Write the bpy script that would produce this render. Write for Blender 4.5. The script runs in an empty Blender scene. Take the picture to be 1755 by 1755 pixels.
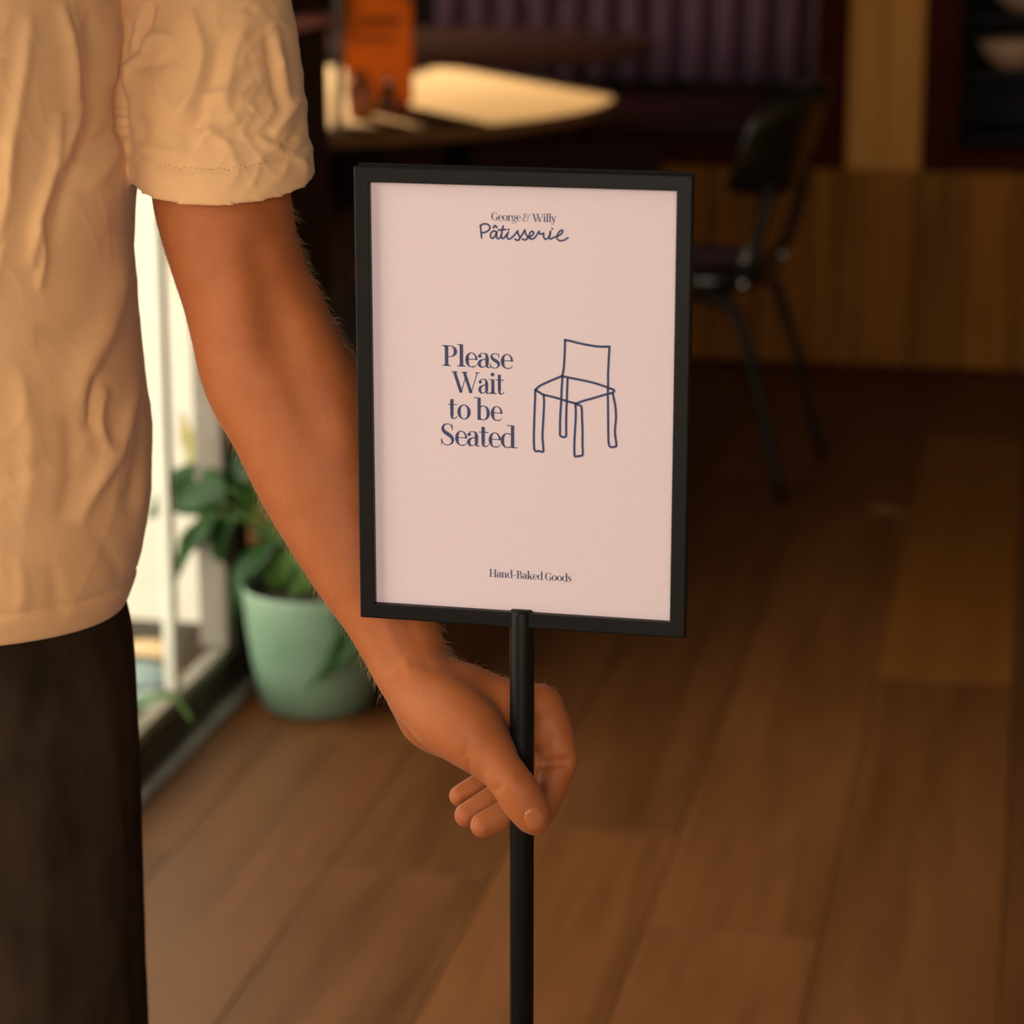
import bpy, bmesh, math, random
import numpy as np
from mathutils import Vector, Matrix

S = bpy.context.scene
COL = S.collection
rnd = random.Random(7)
rng = np.random.default_rng(7)

# ------------------------------------------------------------------ camera
FPX, PITCH, CH, YAW = 4400.0, math.radians(14.5), 1.32, math.radians(11.474)
cam = bpy.data.cameras.new('camera')
cam.sensor_width = 36.0
cam.lens = FPX / 1755.0 * 36.0
cam.clip_start = 0.05
cam.dof.use_dof = True
cam.dof.focus_distance = 1.735
cam.dof.aperture_fstop = cam.lens / 16.0
camo = bpy.data.objects.new('camera', cam)
COL.objects.link(camo)
camo.location = (0, 0, CH)
camo.rotation_euler = (math.pi / 2 - PITCH, 0, YAW)
S.camera = camo

# ------------------------------------------------------------------ light
S.view_settings.view_transform = 'Standard'
S.view_settings.look = 'None'
S.view_settings.gamma = 1.0
S.view_settings.use_curve_mapping = False
S.view_settings.exposure = 0.0

W = bpy.data.worlds.new('hazy_evening_sky')
S.world = W
W.use_nodes = True
wn = W.node_tree
bg = wn.nodes['Background']
bg.inputs['Color'].default_value = (1.0, 0.88, 0.78, 1)
bg.inputs['Strength'].default_value = 4.4

SUN_AZ = (0.60, -0.80)
SUN_TAN = 0.325
sd = bpy.data.lights.new('evening_sun', 'SUN')
sd.energy = 26.0
sd.color = (1.0, 0.83, 0.44)
sd.angle = math.radians(0.6)
suno = bpy.data.objects.new('evening_sun', sd)
COL.objects.link(suno)
suno.location = (-6, 12, 4)
suno.rotation_euler = Vector((SUN_AZ[0], SUN_AZ[1], -SUN_TAN)).to_track_quat('-Z', 'Y').to_euler()

def portal(name, loc, direction, sx, sy):
    l = bpy.data.lights.new(name, 'AREA')
    l.shape = 'RECTANGLE'
    l.size, l.size_y = sx, sy
    l.cycles.is_portal = True
    o = bpy.data.objects.new(name, l)
    COL.objects.link(o)
    o.location = loc
    o.rotation_euler = Vector(direction).to_track_quat('-Z', 'Z').to_euler()
portal('front_window_portal', (0.0, -1.35, 1.45), (0, 1, 0), 2.2, 2.3)
portal('door_portal', (-1.30, 2.28, 1.25), (1, 0, 0), 2.4, 3.05)

# ------------------------------------------------------------------ camera geometry used while modelling
fw = np.array([-math.sin(YAW) * math.cos(PITCH), math.cos(YAW) * math.cos(PITCH), -math.sin(PITCH)])
rt = np.array([math.cos(YAW), math.sin(YAW), 0.0])
up = np.cross(rt, fw)
EYE = np.array([0, 0, CH])
def ray(x, y):
    return fw + rt * ((x - 877.5) / FPX) - up * ((y - 877.5) / FPX)
def U(x, y, d):
    return EYE + ray(x, y) * d
def FL(x, y, z=0.0):
    r = ray(x, y)
    return EYE + r * ((z - CH) / r[2])
def PX(P):
    d = np.asarray(P) - EYE
    z = d @ fw
    return 877.5 + FPX * (d @ rt) / z, 877.5 - FPX * (d @ up) / z, z

# ------------------------------------------------------------------ materials
def node(nt, t, **kw):
    n = nt.nodes.new(t)
    for k, v in kw.items():
        setattr(n, k, v)
    return n

def mat(name, col, rough=0.5, metal=0.0, spec=0.5, col2=None, scale=(8, 8, 8), detail=4.0, bump=0.0, bump_scale=None,
        sss=0.0, sss_col=None, coat=0.0, vary=0.0, contrast=(0.35, 0.65), coords='Object', sheen=0.0, bump_dist=0.002,
        rough2=None, trans=0.0):
    m = bpy.data.materials.new(name)
    m.use_nodes = True
    nt = m.node_tree
    b = nt.nodes['Principled BSDF']
    b.inputs['Base Color'].default_value = (*col, 1)
    b.inputs['Roughness'].default_value = rough
    b.inputs['Metallic'].default_value = metal
    b.inputs['Specular IOR Level'].default_value = spec
    b.inputs['Coat Weight'].default_value = coat
    b.inputs['Sheen Weight'].default_value = sheen
    if sss:
        b.inputs['Subsurface Weight'].default_value = sss
        b.inputs['Subsurface Radius'].default_value = (1.0, 0.35, 0.15)
        b.inputs['Subsurface Scale'].default_value = 0.006
    tc = node(nt, 'ShaderNodeTexCoord')
    mp = node(nt, 'ShaderNodeMapping')
    nt.links.new(tc.outputs[coords], mp.inputs['Vector'])
    mp.inputs['Scale'].default_value = scale
    if vary:
        oi = node(nt, 'ShaderNodeObjectInfo')
        cm = node(nt, 'ShaderNodeCombineXYZ')
        mu = node(nt, 'ShaderNodeMath', operation='MULTIPLY')
        nt.links.new(oi.outputs['Random'], mu.inputs[0])
        mu.inputs[1].default_value = 97.0
        for i in range(3):
            nt.links.new(mu.outputs[0], cm.inputs[i])
        nt.links.new(cm.outputs[0], mp.inputs['Location'])
    nz = node(nt, 'ShaderNodeTexNoise')
    nz.inputs['Scale'].default_value = 1.0
    nz.inputs['Detail'].default_value = detail
    nz.inputs['Roughness'].default_value = 0.6
    nt.links.new(mp.outputs[0], nz.inputs['Vector'])
    out = None
    if col2:
        cr = node(nt, 'ShaderNodeValToRGB')
        cr.color_ramp.elements[0].position, cr.color_ramp.elements[1].position = contrast
        cr.color_ramp.elements[0].color = (*col, 1)
        cr.color_ramp.elements[1].color = (*col2, 1)
        nt.links.new(nz.outputs['Fac'], cr.inputs['Fac'])
        out = cr.outputs['Color']
        if vary:
            hv = node(nt, 'ShaderNodeHueSaturation')
            mr = node(nt, 'ShaderNodeMapRange')
            mr.inputs['To Min'].default_value = 1 - vary
            mr.inputs['To Max'].default_value = 1 + vary
            nt.links.new(oi.outputs['Random'], mr.inputs['Value'])
            nt.links.new(mr.outputs[0], hv.inputs['Value'])
            nt.links.new(out, hv.inputs['Color'])
            out = hv.outputs['Color']
        nt.links.new(out, b.inputs['Base Color'])
    if rough2 is not None:
        mr2 = node(nt, 'ShaderNodeMapRange')
        mr2.inputs['From Min'].default_value, mr2.inputs['From Max'].default_value = 0.3, 0.7
        mr2.inputs['To Min'].default_value, mr2.inputs['To Max'].default_value = rough, rough2
        nt.links.new(nz.outputs['Fac'], mr2.inputs['Value'])
        nt.links.new(mr2.outputs[0], b.inputs['Roughness'])
    if bump:
        src = nz
        if bump_scale:
            mp2 = node(nt, 'ShaderNodeMapping')
            nt.links.new(tc.outputs[coords], mp2.inputs['Vector'])
            mp2.inputs['Scale'].default_value = bump_scale
            src = node(nt, 'ShaderNodeTexNoise')
            src.inputs['Scale'].default_value = 1.0
            src.inputs['Detail'].default_value = 3.0
            nt.links.new(mp2.outputs[0], src.inputs['Vector'])
        bp = node(nt, 'ShaderNodeBump')
        bp.inputs['Strength'].default_value = bump
        bp.inputs['Distance'].default_value = bump_dist
        nt.links.new(src.outputs['Fac'], bp.inputs['Height'])
        nt.links.new(bp.outputs['Normal'], b.inputs['Normal'])
    if trans:
        tl = node(nt, 'ShaderNodeBsdfTranslucent')
        mx = node(nt, 'ShaderNodeMixShader')
        mx.inputs[0].default_value = trans
        if out:
            nt.links.new(out, tl.inputs['Color'])
        else:
            tl.inputs['Color'].default_value = (*col, 1)
        nt.links.new(b.outputs[0], mx.inputs[1])
        nt.links.new(tl.outputs[0], mx.inputs[2])
        nt.links.new(mx.outputs[0], nt.nodes['Material Output'].inputs['Surface'])
    return m

def glass_mat(name, tint=(0.97, 0.98, 0.95)):
    m = bpy.data.materials.new(name)
    m.use_nodes = True
    nt = m.node_tree
    nt.nodes.remove(nt.nodes['Principled BSDF'])
    tr = node(nt, 'ShaderNodeBsdfTransparent')
    tr.inputs['Color'].default_value = (*tint, 1)
    gl = node(nt, 'ShaderNodeBsdfGlossy')
    gl.inputs['Roughness'].default_value = 0.02
    fr = node(nt, 'ShaderNodeFresnel')
    fr.inputs['IOR'].default_value = 1.3
    mx = node(nt, 'ShaderNodeMixShader')
    ge = node(nt, 'ShaderNodeNewGeometry')
    inv = node(nt, 'ShaderNodeMath', operation='SUBTRACT')
    inv.inputs[0].default_value = 1.0
    nt.links.new(ge.outputs['Backfacing'], inv.inputs[1])
    mu = node(nt, 'ShaderNodeMath', operation='MULTIPLY')
    nt.links.new(inv.outputs[0], mu.inputs[0])
    nt.links.new(fr.outputs[0], mu.inputs[1])
    nt.links.new(mu.outputs[0], mx.inputs[0])
    nt.links.new(tr.outputs[0], mx.inputs[1])
    nt.links.new(gl.outputs[0], mx.inputs[2])
    nt.links.new(mx.outputs[0], nt.nodes['Material Output'].inputs['Surface'])
    return m

M = {}
M['plank'] = mat('dark_oak_planks', (0.085, 0.029, 0.006), 0.42, col2=(0.145, 0.054, 0.014), scale=(18, 1.5, 8), detail=5, vary=0.32, contrast=(0.3, 0.72), bump=0.25, bump_dist=0.001, rough2=0.52, spec=0.4)
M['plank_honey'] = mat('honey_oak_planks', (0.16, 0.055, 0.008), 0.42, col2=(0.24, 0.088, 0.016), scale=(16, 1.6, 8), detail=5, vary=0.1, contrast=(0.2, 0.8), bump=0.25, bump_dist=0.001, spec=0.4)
M['subfloor'] = mat('subfloor', (0.03, 0.012, 0.004), 0.9)
M['panel'] = mat('tan_wood_boards', (0.20, 0.068, 0.005), 0.6, spec=0.15, col2=(0.33, 0.125, 0.014), scale=(26, 26, 1.6), detail=5, vary=0.12, bump=0.2)
M['panel_light'] = mat('light_oak_column', (0.46, 0.19, 0.02), 0.6, col2=(0.66, 0.29, 0.045), scale=(26, 26, 1.6), detail=5, bump=0.2, spec=0.3)
M['maroon'] = mat('maroon_stained_wood', (0.040, 0.006, 0.002), 0.7, spec=0.05, col2=(0.06, 0.011, 0.005), scale=(30, 30, 2), detail=4)
M['dark_wall'] = mat('dark_stained_wall', (0.022, 0.007, 0.004), 0.6, col2=(0.04, 0.014, 0.007), scale=(20, 20, 2))
M['plum'] = mat('plum_fabric', (0.36, 0.17, 0.26), 0.8, col2=(0.44, 0.22, 0.32), scale=(60, 60, 60), sheen=0.3)
M['red_seat'] = mat('dark_red_leather', (0.075, 0.012, 0.006), 0.5, col2=(0.11, 0.02, 0.010), scale=(30, 30, 30))
M['black'] = mat('black_interior', (0.004, 0.003, 0.003), 0.8)
M['plaster'] = mat('warm_plaster', (0.22, 0.15, 0.09), 0.9, col2=(0.27, 0.19, 0.12), scale=(5, 5, 5), bump=0.1)
M['cream_wall'] = mat('cream_render', (0.90, 0.86, 0.70), 0.9, col2=(0.93, 0.90, 0.77), scale=(3, 3, 3), bump=0.3)
M['stone'] = mat('grey_blue_stone', (0.26, 0.40, 0.42), 0.8, col2=(0.44, 0.55, 0.52), scale=(12, 12, 12), vary=0.3, bump=0.4)
M['ochre'] = mat('ochre_stone', (0.55, 0.38, 0.18), 0.8, col2=(0.68, 0.5, 0.26), scale=(12, 12, 12))
M['gravel'] = mat('pale_gravel', (0.74, 0.78, 0.66), 0.9, col2=(0.86, 0.87, 0.72), scale=(60, 60, 60), bump=0.5)
M['alu'] = mat('weathered_aluminium', (0.26, 0.24, 0.20), 0.45, metal=0.35, col2=(0.34, 0.31, 0.26), scale=(9, 9, 9))
M['alu_pale'] = mat('pale_door_stile', (0.82, 0.82, 0.72), 0.5, col2=(0.86, 0.86, 0.76), scale=(9, 9, 9))
M['rail'] = mat('dark_bronze_rail', (0.035, 0.028, 0.02), 0.5, metal=0.3, col2=(0.06, 0.048, 0.035), scale=(9, 9, 9))
M['sill'] = mat('grey_sill', (0.20, 0.19, 0.17), 0.6, col2=(0.28, 0.27, 0.24), scale=(14, 14, 14), bump=0.2)
M['glass'] = glass_mat('door_glass')
M['powder'] = mat('black_powder_coat', (0.0045, 0.004, 0.0033), 0.42, spec=0.15, col2=(0.0075, 0.0066, 0.0056), scale=(900, 900, 900), bump=0.12, bump_dist=0.0004, detail=2)
M['paper'] = mat('blush_paper', (0.685, 0.565, 0.585), 0.75, col2=(0.70, 0.58, 0.60), scale=(350, 350, 350), detail=3, spec=0.3)
M['ink'] = mat('navy_ink', (0.030, 0.042, 0.115), 0.7, col2=(0.036, 0.05, 0.13), scale=(300, 300, 300))
M['skin'] = mat('tanned_skin', (0.33, 0.089, 0.021), 0.56, col2=(0.385, 0.113, 0.031), scale=(45, 45, 45), detail=8, sss=0.10, sheen=0.06, bump=0.5, bump_scale=(620, 620, 620), bump_dist=0.0006, spec=0.3, contrast=(0.3, 0.7))
M['nail'] = mat('fingernail', (0.40, 0.13, 0.042), 0.3, col2=(0.45, 0.155, 0.055), scale=(200, 200, 200), sss=0.1)
M['shirt'] = mat('cream_cotton', (0.68, 0.392, 0.178), 0.9, col2=(0.72, 0.42, 0.198), scale=(7, 7, 7), bump=0.25, bump_scale=(1500, 1500, 400), bump_dist=0.0005, sheen=0.25, spec=0.15)
M['thread'] = mat('seam_thread', (0.55, 0.37, 0.20), 0.9, col2=(0.6, 0.4, 0.22), scale=(90, 90, 90))
M['denim'] = mat('faded_black_denim', (0.012, 0.007, 0.003), 0.9, col2=(0.040, 0.024, 0.012), scale=(16, 16, 7), detail=8, bump=0.4, bump_scale=(1400, 1400, 700), bump_dist=0.0006, spec=0.12)
M['shoe'] = mat('brown_leather_shoe', (0.08, 0.04, 0.02), 0.45, col2=(0.11, 0.055, 0.03), scale=(30, 30, 30))
M['sole'] = mat('rubber_sole', (0.03, 0.025, 0.02), 0.8, col2=(0.04, 0.033, 0.026), scale=(30, 30, 30))
M['hair'] = mat('brown_hair', (0.10, 0.045, 0.015), 0.4, col2=(0.14, 0.065, 0.025), scale=(120, 120, 20))
M['arm_hair'] = mat('fair_arm_hair', (0.42, 0.25, 0.12), 0.45, col2=(0.55, 0.35, 0.18), scale=(120, 120, 20), trans=0.45)
M['eye'] = mat('eye_white', (0.75, 0.72, 0.68), 0.2, col2=(0.78, 0.75, 0.7), scale=(50, 50, 50))
M['iris'] = mat('eye_iris', (0.05, 0.03, 0.015), 0.2, col2=(0.07, 0.04, 0.02), scale=(300, 300, 300))
M['celadon'] = mat('celadon_glaze', (0.17, 0.30, 0.20), 0.38, col2=(0.21, 0.34, 0.23), scale=(10, 10, 10), coat=0.15)
M['soil'] = mat('potting_soil', (0.012, 0.008, 0.004), 0.95, col2=(0.03, 0.02, 0.012), scale=(120, 120, 120), bump=0.8)
M['leaf'] = mat('dark_green_leaf', (0.008, 0.042, 0.007), 0.38, col2=(0.02, 0.075, 0.012), scale=(20, 20, 20), trans=0.12, spec=0.3)
M['leaf_light'] = mat('fresh_green_leaf', (0.08, 0.19, 0.03), 0.4, col2=(0.13, 0.26, 0.05), scale=(20, 20, 20), trans=0.3, spec=0.6)
M['leaf_brown'] = mat('withered_leaf', (0.22, 0.10, 0.025), 0.6, col2=(0.30, 0.15, 0.04), scale=(30, 30, 30), trans=0.2)
M['spathe'] = mat('pale_spathe', (0.55, 0.55, 0.22), 0.5, col2=(0.6, 0.5, 0.2), scale=(20, 20, 20), trans=0.4)
M['tabletop'] = mat('oiled_tabletop', (0.30, 0.145, 0.052), 0.5, col2=(0.40, 0.205, 0.085), scale=(3, 30, 30), detail=6, spec=0.3)
M['table_dark'] = mat('brown_tabletop', (0.34, 0.13, 0.06), 0.5, col2=(0.42, 0.17, 0.08), scale=(3, 30, 30))
M['iron'] = mat('cast_iron', (0.012, 0.010, 0.009), 0.55, metal=0.2, col2=(0.02, 0.017, 0.015), scale=(60, 60, 60))
M['vinyl'] = mat('dark_olive_vinyl', (0.008, 0.007, 0.004), 0.22, col2=(0.012, 0.011, 0.007), scale=(40, 40, 40), coat=0.35)
M['frame_metal'] = mat('black_tube_steel', (0.006, 0.0055, 0.005), 0.4, spec=0.2, col2=(0.009, 0.008, 0.007), scale=(60, 60, 60))
M['chrome'] = mat('chrome_bolt', (0.75, 0.74, 0.72), 0.18, metal=1.0, col2=(0.8, 0.79, 0.77), scale=(60, 60, 60))
M['steel'] = mat('pale_satin_steel', (0.66, 0.60, 0.52), 0.35, metal=0.25, col2=(0.70, 0.64, 0.56), scale=(60, 60, 60))
M['menu'] = mat('orange_menu_card', (0.44, 0.17, 0.012), 0.6, col2=(0.48, 0.19, 0.016), scale=(8, 8, 8), trans=0.36)
M['menu_ink'] = mat('brown_print', (0.26, 0.085, 0.012), 0.7, col2=(0.28, 0.09, 0.015), scale=(50, 50, 50))
M['terracotta'] = mat('terracotta_glaze', (0.75, 0.25, 0.08), 0.22, col2=(0.80, 0.29, 0.10), scale=(20, 20, 20), coat=0.5)
M['jar_glass'] = mat('smoky_glass', (0.10, 0.08, 0.05), 0.08, col2=(0.12, 0.1, 0.07), scale=(20, 20, 20), coat=0.6)
M['pink'] = mat('dusty_pink_vinyl', (0.78, 0.32, 0.29), 0.4, col2=(0.82, 0.36, 0.33), scale=(30, 30, 30))
M['bowl'] = mat('turned_wood_bowl', (0.50, 0.30, 0.17), 0.5, col2=(0.62, 0.40, 0.26), scale=(4, 4, 30))
M['ceiling'] = mat('dark_ceiling', (0.06, 0.045, 0.03), 0.9, col2=(0.08, 0.06, 0.04), scale=(3, 3, 3))

# ------------------------------------------------------------------ mesh helpers
def link(name, me, m=None, parent=None, smooth=False):
    o = bpy.data.objects.new(name, me)
    COL.objects.link(o)
    if m is not None:
        if isinstance(m, str):
            m = M[m]
        me.materials.append(m)
    if parent is not None:
        o.parent = parent
    if smooth:
        me.polygons.foreach_set('use_smooth', [True] * len(me.polygons))
    return o

def tag(o, label, cat, group=None, kind=None):
    o['label'] = label
    o['category'] = cat
    if group:
        o['group'] = group
    if kind:
        o['kind'] = kind
    return o

def struct(o, label=None):
    o['kind'] = 'structure'
    if label:
        o['label'] = label
    return o

def empty(name, loc=(0, 0, 0), rz=0.0, parent=None):
    o = bpy.data.objects.new(name, None)
    COL.objects.link(o)
    o.location = loc
    o.rotation_euler = (0, 0, rz)
    o.empty_display_size = 0.05
    if parent is not None:
        o.parent = parent
    return o

def box_bm(bm, c, s, bev=0.0, rot=None):
    r = bmesh.ops.create_cube(bm, size=1.0)
    vs = r['verts']
    mt = Matrix.Translation(c)
    if rot is not None:
        mt = mt @ rot
    bmesh.ops.transform(bm, matrix=mt @ Matrix.Diagonal((*s, 1)), verts=vs)
    if bev:
        es = list({e for v in vs for e in v.link_edges})
        bmesh.ops.bevel(bm, geom=es, offset=bev, segments=2, profile=0.5, affect='EDGES')

def mesh_of(bm, name='mesh'):
    me = bpy.data.meshes.new(name)
    bm.normal_update()
    bm.to_mesh(me)
    bm.free()
    return me

def box(name, lo, hi, m, parent=None, bev=0.0, smooth=False):
    bm = bmesh.new()
    lo, hi = np.array(lo, float), np.array(hi, float)
    box_bm(bm, Vector((lo + hi) / 2), tuple(hi - lo), bev)
    return link(name, mesh_of(bm, name), m, parent, smooth)

def pydata(name, v, f, m=None, parent=None, smooth=True):
    me = bpy.data.meshes.new(name)
    me.from_pydata([tuple(map(float, p)) for p in v], [], [tuple(map(int, q)) for q in f])
    me.update()
    return link(name, me, m, parent, smooth)

def lathe(name, prof, m, parent=None, n=48, loc=(0, 0, 0), smooth=True):
    v, f = [], []
    k = len(prof)
    for i in range(n):
        a = 2 * math.pi * i / n
        for r, z in prof:
            v.append((loc[0] + r * math.cos(a), loc[1] + r * math.sin(a), loc[2] + z))
    for i in range(n):
        j = (i + 1) % n
        for q in range(k - 1):
            f.append((i * k + q, j * k + q, j * k + q + 1, i * k + q + 1))
    o = pydata(name, v, f, m, parent, smooth)
    return o

def catmull(P, n=8):
    P = np.asarray(P, float)
    if len(P) < 3:
        t = np.linspace(0, 1, n + 1)[:, None]
        return P[0] * (1 - t) + P[-1] * t
    Q = np.vstack([2 * P[0] - P[1], P, 2 * P[-1] - P[-2]])
    out = []
    for i in range(1, len(Q) - 2):
        for t in np.linspace(0, 1, n, endpoint=False):
            a, b, c, d = Q[i - 1], Q[i], Q[i + 1], Q[i + 2]
            out.append(0.5 * ((2 * b) + (-a + c) * t + (2 * a - 5 * b + 4 * c - d) * t * t + (-a + 3 * b - 3 * c + d) * t ** 3))
    out.append(Q[-2])
    return np.array(out)

def tube_vf(P, r, n=10, v0=0, closed_caps=True):
    P = np.asarray(P, float)
    r = np.broadcast_to(np.asarray(r, float), (len(P),))
    T = np.gradient(P, axis=0)
    T /= np.linalg.norm(T, axis=1)[:, None] + 1e-12
    ref = np.array([0, 0, 1.0]) if abs(T[0][2]) < 0.9 else np.array([1.0, 0, 0])
    v, f = [], []
    N = np.cross(T[0], ref)
    N /= np.linalg.norm(N)
    for i in range(len(P)):
        N = N - T[i] * (N @ T[i])
        N /= np.linalg.norm(N)
        B = np.cross(T[i], N)
        for k in range(n):
            a = 2 * math.pi * k / n
            v.append(P[i] + r[i] * (N * math.cos(a) + B * math.sin(a)))
    for i in range(len(P) - 1):
        for k in range(n):
            f.append((v0 + i * n + k, v0 + i * n + (k + 1) % n, v0 + (i + 1) * n + (k + 1) % n, v0 + (i + 1) * n + k))
    if closed_caps:
        f.append(tuple(v0 + k for k in range(n))[::-1])
        f.append(tuple(v0 + (len(P) - 1) * n + k for k in range(n)))
    return v, f

def tube(name, P, r, m, parent=None, n=10):
    v, f = tube_vf(P, r, n)
    return pydata(name, v, f, m, parent)

# ------------------------------------------------------------------ signed distance modelling
class SDF:
    def __init__(s, lo, hi, h):
        s.lo = np.array(lo, float)
        s.h = h
        s.n = np.ceil((np.array(hi, float) - s.lo) / h).astype(int) + 1
        s.D = np.full(s.n, 1.0, np.float32)
    def sub(s, lo, hi):
        a = np.clip(np.floor((np.asarray(lo) - s.lo) / s.h).astype(int), 0, s.n)
        b = np.clip(np.ceil((np.asarray(hi) - s.lo) / s.h).astype(int) + 1, 0, s.n)
        if np.any(b <= a):
            return None
        sl = tuple(slice(a[i], b[i]) for i in range(3))
        ax = [(s.lo[i] + s.h * np.arange(a[i], b[i])).astype(np.float32) for i in range(3)]
        X, Y, Z = np.meshgrid(*ax, indexing='ij', sparse=True)
        return sl, X, Y, Z
    def smin(s, sl, d, k):
        A = s.D[sl]
        if k <= 0:
            np.minimum(A, d, out=A)
        else:
            hh = np.clip(0.5 + 0.5 * (A - d) / k, 0, 1)
            A[...] = A * (1 - hh) + d * hh - k * hh * (1 - hh)
    @staticmethod
    def cone(X, Y, Z, a, b, ra, rb, ax=None, q=1.0):
        ab = b - a
        px, py, pz = X - a[0], Y - a[1], Z - a[2]
        if ax is not None and q != 1.0:
            s1 = 1 / q - 1
            w = px * ax[0] + py * ax[1] + pz * ax[2]
            px, py, pz = px + ax[0] * s1 * w, py + ax[1] * s1 * w, pz + ax[2] * s1 * w
            ab = ab + ax * s1 * (ab @ ax)
        L = ab @ ab + 1e-12
        t = np.clip((px * ab[0] + py * ab[1] + pz * ab[2]) / L, 0, 1)
        d = np.sqrt((px - ab[0] * t) ** 2 + (py - ab[1] * t) ** 2 + (pz - ab[2] * t) ** 2) - (ra + (rb - ra) * t)
        return d.astype(np.float32)
    def chain(s, P, R, k=0.0, ax=None, q=1.0, n=6, smooth=True):
        """rounded sweep through P with radii R, smoothly joined (k) to what is already there"""
        PR = np.column_stack([np.asarray(P, float), np.asarray(R, float)])
        if smooth and len(PR) > 2:
            PR = catmull(PR, n)
        P, R = PR[:, :3], PR[:, 3]
        m = R.max() * max(1, q) + k + 4 * s.h
        g = s.sub(P.min(0) - m, P.max(0) + m)
        if g is None:
            return
        sl0 = g[0]
        T = np.full(s.D[sl0].shape, 1.0, np.float32)
        off = np.array([x.start for x in sl0])
        for i in range(len(P) - 1):
            mm = max(R[i], R[i + 1]) * max(1, q) + k + 4 * s.h
            g = s.sub(np.minimum(P[i], P[i + 1]) - mm, np.maximum(P[i], P[i + 1]) + mm)
            if g is None:
                continue
            sl, X, Y, Z = g
            d = s.cone(X, Y, Z, P[i], P[i + 1], R[i], R[i + 1], ax, q)
            ls = tuple(slice(sl[j].start - off[j], sl[j].stop - off[j]) for j in range(3))
            np.minimum(T[ls], d, out=T[ls])
        s.smin(sl0, T, k)
    def dent(s, P, sig, amp, smooth=True):
        """push the surface in (amp > 0) or out (amp < 0) near the polyline P"""
        P = np.asarray(P, float)
        if P.ndim == 1:
            P = np.vstack([P, P + 1e-5])
        if smooth and len(P) > 2:
            P = catmull(P, 5)
        m = 3 * sig
        g = s.sub(P.min(0) - m, P.max(0) + m)
        if g is None:
            return
        sl, X, Y, Z = g
        T = np.full(s.D[sl].shape, 1.0, np.float32)
        for i in range(len(P) - 1):
            np.minimum(T, s.cone(X, Y, Z, P[i], P[i + 1], 0, 0), out=T)
        s.D[sl] += (amp * np.exp(-(T / sig) ** 2)).astype(np.float32)
    def sample(s, p):
        q = (np.asarray(p) - s.lo) / s.h
        i = np.floor(q).astype(int)
        i = np.clip(i, 0, s.n - 2)
        f = q - i
        r = 0.0
        for dx in (0, 1):
            for dy in (0, 1):
                for dz in (0, 1):
                    r += s.D[i[0] + dx, i[1] + dy, i[2] + dz] * (f[0] if dx else 1 - f[0]) * (f[1] if dy else 1 - f[1]) * (f[2] if dz else 1 - f[2])
        return float(r)
    def hit(s, o, d, tmax=0.2):
        t = 0.0
        d = np.asarray(d) / np.linalg.norm(d)
        while t < tmax:
            v = s.sample(np.asarray(o) + d * t)
            if v < 2e-4:
                return np.asarray(o) + d * t
            t += max(min(v * 0.5, 0.01), 2e-4)
        return None
    def mesh(s):
        D = s.D
        In = D < 0
        c = np.zeros(np.array(D.shape) - 1, np.int8)
        for dx in (0, 1):
            for dy in (0, 1):
                for dz in (0, 1):
                    c += In[dx:D.shape[0] - 1 + dx, dy:D.shape[1] - 1 + dy, dz:D.shape[2] - 1 + dz]
        act = (c > 0) & (c < 8)
        I = np.argwhere(act)
        idx = np.full(act.shape, -1, np.int32)
        idx[act] = np.arange(len(I))
        acc = np.zeros((len(I), 3))
        cnt = np.zeros(len(I))
        for axn in range(3):
            o1, o2 = [a for a in range(3) if a != axn]
            for a in (0, 1):
                for b in (0, 1):
                    p = I.copy()
                    p[:, o1] += a
                    p[:, o2] += b
                    q = p.copy()
                    q[:, axn] += 1
                    v0 = D[p[:, 0], p[:, 1], p[:, 2]].astype(float)
                    v1 = D[q[:, 0], q[:, 1], q[:, 2]].astype(float)
                    cr = (v0 < 0) != (v1 < 0)
                    t = np.where(cr, v0 / np.where(cr, v0 - v1, 1), 0)
                    pt = p.astype(float)
                    pt[:, axn] += t
                    acc[cr] += pt[cr]
                    cnt[cr] += 1
        V = s.lo + s.h * (acc / cnt[:, None])
        F = []
        for axn in range(3):
            o1, o2 = (axn + 1) % 3, (axn + 2) % 3
            n = list(D.shape)
            sa = [slice(0, n[i]) for i in range(3)]
            sb = [slice(0, n[i]) for i in range(3)]
            sa[axn] = slice(0, n[axn] - 1)
            sb[axn] = slice(1, n[axn])
            diff = In[tuple(sa)] != In[tuple(sb)]
            E = np.argwhere(diff)
            E = E[(E[:, o1] > 0) & (E[:, o2] > 0) & (E[:, o1] < n[o1] - 1) & (E[:, o2] < n[o2] - 1)]
            flip = In[E[:, 0], E[:, 1], E[:, 2]]
            qs = []
            for a, b in ((1, 1), (0, 1), (0, 0), (1, 0)):
                p = E.copy()
                p[:, o1] -= a
                p[:, o2] -= b
                qs.append(idx[p[:, 0], p[:, 1], p[:, 2]])
            q = np.stack(qs, 1)
            q[~flip] = q[~flip][:, ::-1]
            F.append(q)
        return V, np.vstack(F)

def np_mesh(name, V, F, m=None, parent=None, smooth=True):
    me = bpy.data.meshes.new(name)
    me.vertices.add(len(V))
    me.vertices.foreach_set('co', np.asarray(V, np.float32).ravel())
    k = F.shape[1]
    me.loops.add(F.size)
    me.loops.foreach_set('vertex_index', F.astype(np.int32).ravel())
    me.polygons.add(len(F))
    me.polygons.foreach_set('loop_start', np.arange(0, F.size, k, dtype=np.int32))
    me.update(calc_edges=True)
    me.validate()
    return link(name, me, m, parent, smooth)

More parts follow.
